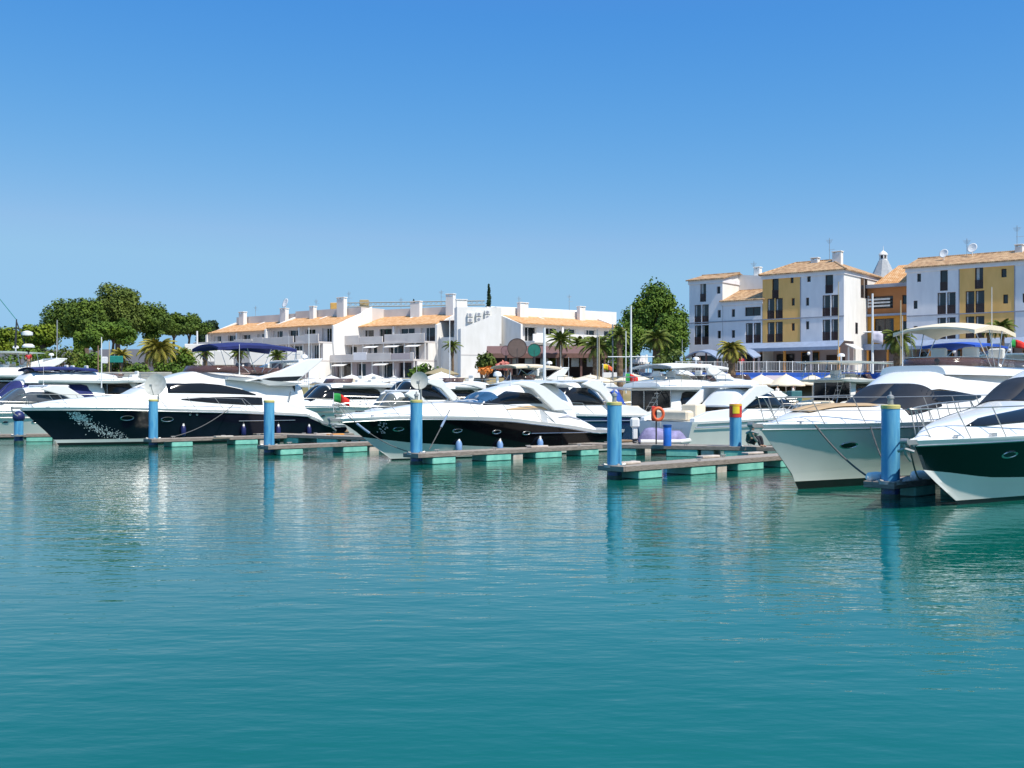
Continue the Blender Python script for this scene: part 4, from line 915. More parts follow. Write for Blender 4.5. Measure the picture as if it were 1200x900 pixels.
# fenders hanging from the boats
def fender(x, y, z, label, group, mats=(FENDER, WHITEP), L=.62, r=.15, up=1.0, tw=None):
    o = thing('fender', label, 'fender', (x, y, z), 0, group)
    m = MB(); m.lathe([(.03, -L/2 - .04), (r*.7, -L/2 + .02), (r, -L/2 + .14), (r, L/2 - .16), (r*.7, L/2 - .04), (.05, L/2 + .02), (.045, L/2 + .1)], n=14); m.build('body', mats[0], o, smooth=True)
    m = MB(); m.lathe([(r*.72, L/2 - .06), (.055, L/2 + .03), (.05, L/2 + .12)], n=14, caps=False); m.build('top_cap', mats[1], o, smooth=True)
    m = MB(); m.tube([(0, 0, L/2 + .1), (tw[0] if tw else .02, tw[1] if tw else .05, up)], .012, n=5); m.build('lanyard', ROPE, o)
def hang(y, px, py, label, group, side=-1, **k):
    yy = -2.25
    x, z = y.q(px, py, yy); wv = y.w(x, z) + .17; p = y.bow + y.u * x - y.n * wv; top = y.sheer(x) - z
    fender(p.x, p.y, z, label, group, up=top, tw=(y.n.x*-.05, y.n.y*-.05), **k)
hang(Y3, 557, 525, 'pale blue fender on the black cruiser, nearest its bow', 'blue fenders along the black cruiser')
hang(Y3, 598, 525, 'pale blue fender on the black cruiser, middle one of three', 'blue fenders along the black cruiser')
hang(Y3, 639, 522, 'pale blue fender on the black cruiser, nearest its stern', 'blue fenders along the black cruiser')
for px, lab in ((216, 'navy fender with white tip on the navy yacht, nearest its bow'), (284.5, 'navy fender with white tip on the navy yacht, left of the pile at its stern'), (325.5, 'navy fender with white tip on the navy yacht, just right of its stern pile'), (362, 'navy fender with white tip on the navy yacht, nearest its stern')):
    hang(Y4, px, 505, lab, 'navy fenders along the navy yacht', mats=(FENDERN, WHITEP))
# far left pile with its ball fender
o = pile('mooring_pile', 'short dark blue mooring pile with a rounded navy cap at the far left', at(22, 65.5), 65.5, top=1.5, r=.26, cap=None)
m = MB(); m.ico((0, 0, 1.55), .36, n=14, k=8); m.build('rounded_cap', FENDERN, o, smooth=True)

# mooring ropes
def rope(label, pts, r=.022, sag=.12, m_=ROPE, sleeve=None):
    a, b = Vector(pts[0]), Vector(pts[1]); m = MB()
    P = [a.lerp(b, t/14) - Vector((0, 0, sag*4*(t/14)*(1 - t/14))) for t in range(15)]
    m.tube(P, r, n=6); o = m.build('mooring_rope', m_); tag(o, label, 'rope')
    if sleeve:
        i, j = sleeve; m = MB(); m.tube(P[i:j], r*2.2, n=8); m.build('chafe_sleeve', ROPEB, o, smooth=True)
def onb(y, px, py, yy):
    x, z = y.q(px, py, yy); p = y.bow + y.u * x + y.n * yy; return (p.x, p.y, z)
def pt(px, py, Y): return (at(px, Y), Y, zz(py, Y))
rope('dark mooring rope slanting down the navy yacht side to the pier', [onb(Y4, 273, 475, -2.5), pt(206, 511, 61.0)], sag=.25)
rope('rope with a blue sleeve from the black cruiser bow down to the pier', [onb(Y3, 408, 487.5, -.9), pt(478, 529, 45.6)], sag=.2, sleeve=(2, 6))
rope('rope with a white sleeve from the black cruiser foredeck down to its pier', [onb(Y3, 527, 480.5, -2.0), pt(503, 527, 46.2)], sag=.02, sleeve=(2, 7))
rope('thick dark rope from the all white yacht bow to the rightmost pile', [onb(Y2, 955, 498, -1.3), pt(1030, 566, 30.6)], sag=.18, r=.03)
rope('thin rope from the all white yacht rail to the rightmost pile', [onb(Y2, 1020, 500, -2.2), pt(1052, 560, 30.8)], sag=.3)
rope('slack rope from the green cruiser anchor to the rightmost pile', [onb(Y1, 1066, 522, -.1), pt(1080, 561, 29.9)], sag=.25)
for px, Y, z0_, lab in ((1048, 30.35, .5, 'white rounded fender roll on the finger pier left of the green cruiser'), (1079, 30.9, .5, 'white rounded fender roll on the finger pier beside the green cruiser bow')):
    m = MB(); X = at(px - (21 if px < 1060 else 0), Y)
    m.lathe([(.05, -.32), (.13, -.25), (.15, 0), (.13, .25), (.05, .32)], (X, Y, .56), n=14, axis=(1, .3, 0)); tag(m.build('dock_fender', WHITEP, smooth=True), lab, 'fender')
# small boards left on the piers
for px, py, Y, lab, mm in ((262, 509.5, 62, 'pale board lying on the pier beside the navy yacht', FLOATW), (378, 510.5, 66, 'pale board lying on the pier behind the navy yacht stern', FLOATW), (393, 510.5, 65.3, 'orange kickboard lying on the pier behind the navy yacht stern', mat('orange_board', (.75, .30, .04), .6)),
                      (735, 541, 37.6, 'cream mooring cleat box on the near pier by the middle pile', FLOATW), (830, 537, 41.5, 'cream mooring cleat box midway along the near pier', FLOATW), (882, 533, 44, 'cream mooring cleat box at the right end of the near pier', FLOATW), (630, 518.5, 49.7, 'small cream cleat box on the pier by the black cruiser', FLOATW)):
    X = at(px, Y); m = MB(); m.cbox(-.55, .55, -.17, .17, 0, .09, .02); o = m.build('dock_box', mm, loc=(X, Y, .465), rotz=YAWP); tag(o, lab, 'dock box')
# ---------------------------------------------------------------- buildings
def window(parent, x, z, w_, h, y, frame=BRFRAME, pane=WGLASS, name='window', balcony=None, curtain=None, split=True, fw=.07):
    """window frame with its pane, set at depth y of a wall facing -y"""
    m = MB()
    m.box(x, x + fw, y - .05, y + .03, z, z + h); m.box(x + w_ - fw, x + w_, y - .05, y + .03, z, z + h)
    m.box(x + fw, x + w_ - fw, y - .05, y + .03, z + h - fw, z + h); m.box(x + fw, x + w_ - fw, y - .05, y + .03, z, z + fw)
    if split and w_ > 1.5:
        k = int(round(w_ / 1.1))
        for i in range(1, k): xx = x + w_*i/k; m.box(xx - fw*.5, xx + fw*.5, y - .05, y + .03, z + fw, z + h - fw)
    o = m.build(name, frame, parent)
    g = MB(); g.box(x + fw, x + w_ - fw, y, y + .015, z + fw, z + h - fw); g.build('pane', pane, o)
    if curtain:
        g = MB(); n = 8; c0 = x + fw + (w_ - 2*fw)*curtain[0]; c1 = x + fw + (w_ - 2*fw)*curtain[1]; rows = [[(c0 + (c1 - c0)*i/n, y - .012 - .02*(i % 2), zz_) for i in range(n + 1)] for zz_ in (z + fw, z + h - fw)]
        g.rings(rows, closed=False); g.build('curtain', CURT, o)
    if balcony:
        g = MB(); yb = y - .22; g.box(x, x + w_, yb, yb + .04, z + .95, z + 1.0); g.box(x, x + w_, yb, yb + .04, z + .02, z + .07)
        k = int(w_ / .11)
        for i in range(k + 1): xx = x + (w_ - .07)*i/k; g.box(xx, xx + .07, yb + .005, yb + .035, z + .07, z + .95)
        g.build('balcony_rail', balcony, o)
    return o
def wall_grid(m, x0, x1, z0, z1, openings, y=0.0, depth=.3, mi=0):
    xs = sorted(set([x0, x1] + [v for o in openings for v in (o[0], o[0] + o[2])])); zs = sorted(set([z0, z1] + [v for o in openings for v in (o[1], o[1] + o[3])]))
    for a, b in zip(xs, xs[1:]):
        for c, d in zip(zs, zs[1:]):
            cx, cz = (a + b)/2, (c + d)/2
            if any(o[0] < cx < o[0] + o[2] and o[1] < cz < o[1] + o[3] for o in openings): continue
            m.add([(a, y, c), (b, y, c), (b, y, d), (a, y, d)], [(0, 1, 2, 3)], mi)
    for o in openings:
        a, c, b, d = o[0], o[1], o[0] + o[2], o[1] + o[3]
        m.add([(a, y, c), (b, y, c), (b, y, d), (a, y, d), (a, y + depth, c), (b, y + depth, c), (b, y + depth, d), (a, y + depth, d)], [(0, 1, 5, 4), (1, 2, 6, 5), (2, 3, 7, 6), (3, 0, 4, 7)], mi)
        m.add([(a, y + depth + .1, c), (b, y + depth + .1, c), (b, y + depth + .1, d), (a, y + depth + .1, d)], [(0, 1, 2, 3)], 1)
def chimney(parent, x, y, z, h, w_=.9, d=.7, material=WALLW, cap=True):
    m = MB(); m.cbox(x - w_/2, x + w_/2, y - d/2, y + d/2, z, z + h, .02); 
    o = m.build('chimney', material, parent)
    if cap:
        m = MB(); m.cbox(x - w_/2 - .07, x + w_/2 + .07, y - d/2 - .07, y + d/2 + .07, z + h + .16, z + h + .28, .02)
        for sx in (-1, 1):
            for sy in (-1, 1): m.box(x + sx*(w_/2 - .08) - .07, x + sx*(w_/2 - .08) + .07, y + sy*(d/2 - .08) - .07, y + sy*(d/2 - .08) + .07, z + h, z + h + .17)
        m.build('chimney_cap', material, o)
    return o
def aerial(parent, x, y, z, h, n=4):
    m = MB(); m.tube([(x, y, z), (x, y, z + h)], .03, n=5)
    for i in range(n): k = z + h - .25 - .12*i; m.tube([(x - .45 + .08*i, y, k), (x + .45 - .08*i, y, k)], .015, n=4)
    m.tube([(x - .1, y, z + h*.6), (x + .7, y, z + h*.6)], .015, n=4)
    m.build('roof_aerial', GALV, parent)
def roof_dish(parent, x, y, z, r=.5):
    m = MB(); A = (-.2, -1, .4); m.lathe([(.02, -.1)] + [(r*k/5, -.1*(1 - (k/5)**2)) for k in range(1, 6)], (x, y, z), 16, axis=A, caps=False); m.tube([(x, y + .1, z - .9), (x, y + .1, z)], .04)
    o = m.build('roof_dish', WHITEP, parent, smooth=True); o.modifiers.new('s', 'SOLIDIFY').thickness = .03

FD = Vector((.78, -.62)).normalized(); FY = math.atan2(FD.y, FD.x); F0 = Vector((22.6, 140.0)); ZT = 5.3   # line of the right hand blocks, terrace level
def FP(t, back=0.0): return F0 + FD*t + Vector((-FD.y, FD.x))*back
# storey heights (absolute z)
def rblock(name, label, t0, t1, panels, wins, eave=17.5, back=12.5, roofz=1.5, arcade=True, hip=True, tile=TILEB, bands=True, back0=0.0):
    p = FP(t0, back0); L = t1 - t0; o = thing(name, label, 'building', (p.x, p.y, ZT), FY); H = eave - ZT
    m = MB(); mats = [x[2] for x in panels] + [INT, WALLW]; NI = len(panels)
    for i, (a, b, mm) in enumerate(panels):
        ops = [(x, z - ZT, ww, h) for (x, z, ww, h, *_r) in wins if a <= x < b]
        base = 3.95 if arcade else 0
        sub = MB(); wall_grid(sub, a, b, base, H, ops); 
        m.add(sub.v, sub.f); m.m[-len(sub.f):] = [i if k == 0 else NI for k in sub.m]
    # side and back walls
    m.add([(L, 0, 0 if not arcade else 3.95), (L, 0, H), (L, back, H), (L, back, 0), (L, 3, 0), (L, 3, 3.95)] if arcade else [(L, 0, 0), (L, 0, H), (L, back, H), (L, back, 0)], [(0, 5, 4, 3, 2, 1)] if arcade else [(0, 3, 2, 1)], NI + 1)
    m.add([(0, 0, 0), (0, 0, H), (0, back, H), (0, back, 0)], [(0, 1, 2, 3)], NI + 1)
    m.add([(0, back, 0), (L, back, 0), (L, back, H), (0, back, H)], [(0, 3, 2, 1)], NI + 1)
    m.build('wall', mats, o)
    for (x, z, ww, h, kind, *cu) in wins:
        window(o, x, z - ZT, ww, h, .24, frame=BRFRAME if kind != 'w' else FRW, balcony=BRFRAME if kind == 'b' else None, curtain=cu[0] if cu else None)
    if bands:
        m = MB(); z = 12.02 - ZT; m.box(-.02, L + .02, -.05, -.003, z, z + .12)
        for a, b, mm in panels[1:]: m.box(a - .05, a + .05, -.04, -.003, 4.0, z); m.box(a - .05, a + .05, -.04, -.003, z + .12, H - .6)
        m.build('grey_string_band', SLATEG, o)
    m = MB(); m.cbox(-.12, L + .12, -.14, -.004, H - .55, H + .02, .02); m.cbox(L + .004, L + .12, -.10, back, H - .55, H + .02, .02); m.build('eave_cornice', WALLP, o)
    # roof
    e = .35; m = MB(); hh = roofz
    if hip:
        A, B_, C_, D = (-e, -e, H + .03), (L + e, -e, H + .03), (L + e, back, H + .03), (-e, back, H + .03)
        r0, r1 = (1.8, back*.45, H + hh), (L - 3.8, back*.45, H + hh)
        m.slab([A, B_, r1, r0], (0, 0, -.14)); m.slab([B_, C_, r1], (0, 0, -.14)); m.slab([C_, D, r0, r1], (0, 0, -.14)); m.slab([D, A, r0], (0, 0, -.14))
        rid = [(r0, r1), (B_, r1), (A, r0)]
    else:
        A, B_, r1, r0 = (-e, -e, H + .03), (L + e, -e, H + .03), (L + e, back*.5, H + hh), (-e, back*.5, H + hh)
        m.slab([A, B_, r1, r0], (0, 0, -.14)); m.slab([r0, r1, (L + e, back + e, H + .03), (-e, back + e, H + .03)], (0, 0, -.14)); rid = [(r0, r1)]
        m2 = MB(); m2.add([(L, 0, H), (L, back, H), (L, back*.5, H + hh - .1)], [(0, 1, 2)]); m2.add([(0, 0, H), (0, back, H), (0, back*.5, H + hh - .1)], [(2, 1, 0)]); m2.build('gable', WALLW, o)
    rf = m.build('roof', tile, o, fixn=True)
    m = MB()
    for a, b in rid: m.tube([a, b], .12, n=6)
    m.build('ridge_tiles', tile, rf)
    if arcade:
        m = MB(); m.add([(0, 3.0, 0), (L, 3.0, 0), (L, 3.0, 4), (0, 3.0, 4)], [(0, 1, 2, 3)], 0); m.add([(0, 0, 3.96), (L, 0, 3.96), (L, 3, 3.96), (0, 3, 3.96)], [(0, 3, 2, 1)], 1)
        m.build('arcade_back_wall', [WALLM, WALLG], o)
        k = int(L / 2.6); 
        for i in range(k):
            xx = .5 + i*(L - .6)/k; w2 = (L - .6)/k - .9
            if i % 3 != 2: window(o, xx, .15, w2, 2.5 + .2*(i % 2), 2.9, frame=(BRFRAME, ORC, FRW)[i % 3], name='shop_window')
            else:
                mm = MB(); mm.box(xx, xx + w2, 2.85, 2.97, 0, 2.4); mm.build('shop_door', INT, o)
        # sloping canopy on white brackets with lamps
        m = MB(); m.slab([(-.05, -.02, 3.95), (L, -.02, 3.95), (L, -1.5, 3.25), (-.05, -1.5, 3.25)], (0, 0, -.12)); m.box(-.05, L, -1.54, -1.42, 2.85, 3.24)
        m.build('arcade_canopy', SLATE, o)
        for i in range(k + 1):
            xx = .12 + i*(L - .24)/k; mm = MB(); mm.cbox(xx - .13, xx + .13, -1.40, -1.14, 0, 3.1, .02); mm.build('arcade_column', ORC if i % 2 else WALLM, o)
            if i % 2 == 0:
                mm = MB(); mm.ico((xx, -1.98, 2.45), .2); mm.tube([(xx, -1.75, 2.62), (xx, -1.98, 2.62)], .03); mm.build('lamp_globe', WHITEP, o, smooth=True)
    return o
def arched_canopy(x, y, z, w_, label, d=1.9):
    o = thing('arched_canopy', label, 'canopy', (x, y, z), FY); m = MB(); rows = []
    for i in range(17):
        t = -1 + 2*i/16; h = .85*(1 - t*t)**1.0 * (1.0 if abs(t) < .7 else .9); rows.append([(t*w_/2, -d, h), (t*w_/2, 0, h + .25), (t*w_/2, 0, h + .13), (t*w_/2, -d, h - .16)])
    m.rings(rows, caps=True); m.build('roof', SLATE, o, smooth=True, sharp=40)
    for sx in (-.96, -.33, .33, .96):
        m = MB(); m.cbox(sx*w_/2 - .09, sx*w_/2 + .09, -d + .1, -d + .28, -z + ZT, .85*(1 - sx*sx)*.9 - .06, .02); m.build('post', BRICK, o)
    m = MB(); m.box(-w_*.42, w_*.42, -.3, -.25, -z + ZT, .35); m.build('glazed_front', WGLASS, o)
# storey geometry: 2nd floor 9.3.., 3rd 11.8.., top 14.8..
b_, s_ = 'b', 's'
def pair(x, z, h=2.45, w_=.95, g=.12): return [(x, z, w_, h, b_, (.0, .22)), (x + w_ + g, z, w_, h, b_, (.0, .2))]
rblock('apartment_block', 'tall narrow shade tinted block with white side wall, leftmost of the right hand blocks', 0, 4.7, [(0, 4.7, WALLP)],
       pair(.75, 9.3) + pair(.75, 11.9) + [(1.55, 14.7, .85, 2.4, b_, (0, .4)), (4.0, 10.0, .45, .95, s_), (4.0, 12.6, .45, .95, s_), (3.9, 15.6, .5, .9, s_)], arcade=False, hip=False, roofz=1.0, back=8)
rblock('apartment_block', 'lower shade tinted wing with orange tiled roof between the tall white and the ochre block', 4.75, 10.05, [(0, 5.3, WALLP)],
       [(1.2, 10.0, .45, .95, s_), (1.2, 12.6, .45, .95, s_), (3.0, 12.6, 2.1, 1.1, s_)] + pair(3.1, 9.3), eave=14.6, hip=False, roofz=1.7, back=9, tile=TILEB)
B1_ = rblock('apartment_block', 'four storey block half ochre half shade tinted with orange hip roof by the terracotta house', 10.1, 20.3, [(0, 4.9, WALLY), (4.9, 10.2, WALLP)],
       pair(.6, 9.3) + pair(.6, 12.15) + [(1.25, 14.6, .85, 2.45, b_), (3.75, 10.6, .4, .9, s_), (3.75, 13.6, .4, .9, s_), (3.6, 16.3, .4, .75, s_)] +
       pair(7.6, 9.3) + pair(7.6, 12.15) + [(7.95, 14.8, .95, 2.4, b_), (5.55, 10.7, .4, .95, s_), (5.55, 13.5, .4, .95, s_), (5.7, 16.3, .45, .8, s_)], roofz=1.9)
chimney(B1_, 4.6, 5.0, 13.0, 1.2); chimney(B1_, 7.6, 4.6, 13.0, 1.7, w_=1.1)
aerial(B1_, 6.2, 5.5, 13.2, 3.6)
# side windows on the right wall of that block
sidew = thing('corner_canopy', 'white sloping canopy at the foot of the sunlit side wall of the ochre block', 'canopy', (FP(20.3).x, FP(20.3).y, ZT), FY)
m = MB(); m.slab([(.05, .2, 3.6), (.05, 2.6, 3.6), (1.3, 2.6, 3.0), (1.3, .2, 3.0)], (0, 0, -.12)); m.box(.3, .45, .4, .55, 0, 3.2); m.box(.3, .45, 2.3, 2.45, 0, 3.2); m.build('roof', WALLW, sidew)
for (yy, z, ww, h) in ((5.2, 14.6, 1.0, 2.4), (6.4, 14.6, .9, 2.4), (3.5, 10.2, .7, 1.3), (8.8, 10.2, .6, 1.2)):
    m = MB(); m.box(10.2, 10.24, yy, yy + ww, z - ZT, z - ZT + h); fo = m.build('side_window', BRFRAME, B1_); m = MB(); m.box(10.24, 10.25, yy + .08, yy + ww - .08, z - ZT + .08, z - ZT + h - .08); m.build('pane', WGLASS, fo)
# house with white tall wall right of narrow block
tp = FP(4.72, 1.2)
o = thing('rooftop_volume', 'white rooftop volume rising behind the lower shade tinted wing', 'building', (tp.x, tp.y, 14.6), FY)
m = MB(); m.add([(0, -1.0, 0), (4.0, -1.0, 0), (4.0, -1.0, 2.0), (2.6, -1.0, 3.5), (0, -1.0, 3.75), (0, 5, 0), (4.0, 5, 0), (4.0, 5, 2.0), (2.6, 5, 3.5), (0, 5, 3.75)][:0] or [(0, 3.2, 0), (3.9, 3.2, 0), (3.9, 3.2, 3.3), (0, 3.2, 3.7), (0, 7, 0), (3.9, 7, 0), (3.9, 7, 3.3), (0, 7, 3.7)], [(0, 1, 2, 3), (1, 5, 6, 2), (5, 4, 7, 6), (4, 0, 3, 7), (3, 2, 6, 7)]); m.build('wall', WALLW, o)
chimney(o, 2.0, 4.5, 3.4, 1.0, w_=.8); aerial(o, 1.2, 5, 3.5, 2.0)
B2_ = rblock('apartment_block', 'long block of shade tinted and ochre bays with a tiled roof at the right edge', 25.8, 43.5, [(0, 5.9, WALLP), (5.9, 11.8, WALLY), (11.8, 17.7, WALLP)],
       [(1.2, 16.0, .45, .95, s_), (.8, 12.9, .45, .95, s_), (.8, 10.1, .45, .8, s_), (3.8, 14.8, .85, 2.35, b_)] + pair(3.5, 12.15) + pair(3.5, 9.3) +
       [(7.6, 14.8, .9, 2.4, b_, (.1, .5)), (10.4, 15.9, .55, .95, s_), (10.6, 13.0, .5, 1.0, s_)] + pair(6.6, 12.15) + pair(6.6, 9.3) +
       [(12.9, 15.9, .5, 1.0, s_), (12.6, 13.0, .5, 1.0, s_), (15.4, 14.8, .9, 2.4, b_)] + pair(15.3, 12.15) + pair(15.3, 9.3), hip=False, roofz=1.6, back=10, back0=5.1, eave=17.7)
roof_dish(B2_, 3.4, 2.6, 14.1, .55); roof_dish(B2_, 6.3, 3.6, 14.6, .6); chimney(B2_, 11.2, 4.4, 13.4, 1.0, w_=.8); aerial(B2_, 11.0, 4.2, 13.6, 3.2); aerial(B2_, 5.6, 4, 13.6, 2.2)
# terracotta house set back between the two
g0 = FP(20.3, 7.4); L3 = 6.0
o = thing('terracotta_house', 'orange brown house with a tiled roof squeezed between the two tall blocks', 'building', (g0.x, g0.y, ZT), FY)
ops = [(.9, 4.2, 2.3, 2.6), (4.2, 4.6, .7, 1.8), (.7, 8.0, 2.4, 1.5), (4.2, 8.4, .6, 1.1)]
m = MB(); wall_grid(m, 0, L3 + 1.5, 3.6, 7.2, [w_ for w_ in ops if w_[1] < 7]); m.m = [0 if k == 0 else 2 for k in m.m]
k0 = len(m.f); wall_grid(m, 0, L3 + 1.5, 7.2, 10.6, [w_ for w_ in ops if w_[1] > 7]); m.m[k0:] = [1 if k == 0 else 2 for k in m.m[k0:]]
m.add([(0, 0, 0), (0, 9, 0), (0, 9, 10.6), (0, 0, 10.6)], [(0, 1, 2, 3)], 1); m.add([(0, 2, 0), (L3 + 1.5, 2, 0), (L3 + 1.5, 2, 3.6), (0, 2, 3.6)], [(0, 1, 2, 3)], 3)
m.build('wall', [mat('amber_plaster', (.60, .27, .04), .85, var=.1), WALLO, INT, WALLM], o)
for a in ops: window(o, *a, .24)
m = MB(); m.box(-.1, L3 + 1.5, -.5, -.004, 7.1, 7.35); m.box(-.1, L3 + 1.5, -1.4, -.004, 3.0, 3.7); m.build('slate_band', SLATE, o)
m = MB(); m.box(-.2, L3 + 1.5, -.7, 0, 10.5, 10.9); m.build('eave_cornice', SLATEG, o)
m = MB(); m.slab([(.6, .2, 10.95), (L3 + 1.5, .2, 10.95), (L3 + 1.5, 4.6, 13.6), (2.2, 4.6, 13.6)], (0, 0, -.14)); m.slab([(.6, .2, 10.95), (2.2, 4.6, 13.6), (.6, 8.8, 10.95)], (0, 0, -.14)); m.build('roof', TILE, o, fixn=True)
m = MB(); m.box(.2, 2.9, -.45, -.40, 8.2, 8.4); m.box(.2, 2.9, -.45, -.40, 8.6, 8.8); m.box(.2, 2.9, -.45, -.40, 9.0, 9.2); m.box(.2, .26, -.42, -.004, 8.1, 9.6); m.build('louvred_balcony_screen', FRW, o)
for i in range(3): m = MB(); m.cbox(.4 + 2.4*i, .65 + 2.4*i, -1.35, -1.1, 0, 3.1, .02); m.build('arcade_column', ORC, o)
# bell turret behind
X, Y = at(1035, 150), 150
o = thing('roof_turret', 'grey slate pyramid roof with a small white lantern behind the terracotta house', 'turret', (X, Y, 10), .3)
m = MB(); m.lathe([(2.9, 7), (1.5, 9.4), (.62, 11.3)], n=8); m.build('pyramid_roof', mat('grey_slate', (.38, .39, .40), .8, bump=.2), o)
m = MB(); m.lathe([(.55, 11.25), (.55, 11.5)], n=8); m.lathe([(.55, 12.0), (.62, 12.06), (.5, 12.3), (.28, 12.5), (.05, 12.65), (.02, 13.3)], n=12)
for i in range(6): a = math.pi*2*i/6; m.tube([(.48*math.cos(a), .48*math.sin(a), 11.48), (.48*math.cos(a), .48*math.sin(a), 12.02)], .09, n=6)
m.build('lantern', WALLW, o, smooth=True)
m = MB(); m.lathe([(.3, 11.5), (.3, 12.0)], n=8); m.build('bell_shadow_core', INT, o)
# white blind parapet behind the block with the hip roof
m = MB(); pp = FP(10.1, 9); 
# terrace: retaining front, blue band, railing
TX0, TX1, TY = 17.2, 62.0, 115.0
o = thing('terrace_front', 'raised promenade front with a bright blue band above the restaurant parasols', 'terrace', (TX0, TY, 0))
m = MB(); m.box(0, TX1 - TX0, 0, 20, ZT - .35, ZT - .02); m.build('terrace_slab', PAVE, o)
m = MB(); m.box(0, TX1 - TX0, -.06, -.01, ZT - .95, ZT - .05); m.slab([(0, -.07, ZT - .5), (TX1 - TX0, -.07, ZT - .5), (TX1 - TX0, -1.2, ZT - 1.05), (0, -1.2, ZT - 1.05)], (0, 0, -.05)); m.build('blue_fascia', mat('promenade_blue', (.02, .10, .42), .6), o)
m = MB(); m.add([(0, 5, 1.5), (45, 5, 1.5), (45, 5, ZT - .3), (0, 5, ZT - .3)], [(0, 1, 2, 3)]); m.add([(0, 0, 1.5), (0, 5, 1.5), (0, 5, ZT - .3), (0, 0, ZT - .3)], [(0, 1, 2, 3)]); m.build('restaurant_back_wall', INT, o)
for i in range(12): m = MB(); m.cbox(i*4 - .2 + .3, i*4 + .5, -.05, .4, 1.5, ZT - .36, .02); m.build('terrace_column', WALLM, o)
o = thing('promenade_railing', 'long white metal railing along the raised promenade edge', 'railing', (TX0, TY + .15, ZT))
m = MB(); n = 66; step = (TX1 - TX0)/n
m.box(0, TX1 - TX0, -.03, .03, 1.05, 1.11); m.box(0, TX1 - TX0, -.02, .02, .12, .16)
for i in range(n*4 + 1): m.box(i*step/4 - .012, i*step/4 + .012, -.012, .012, .16, 1.05)
m.build('bars', FRW, o)
m = MB()
for i in range(0, n + 1, 2): m.box(i*step - .04, i*step + .04, -.04, .04, -.02, 1.16)
m.build('posts', WHITEP, o)
arched_canopy(at(829, 132), 132, 7.3, 4.6, 'slate blue arched canopy over the bar front below the leftmost shade tinted block')
arched_canopy(at(876, 130), 130, 7.3, 3.4, 'smaller slate blue arched canopy beside the palm in front of the shade tinted wing')

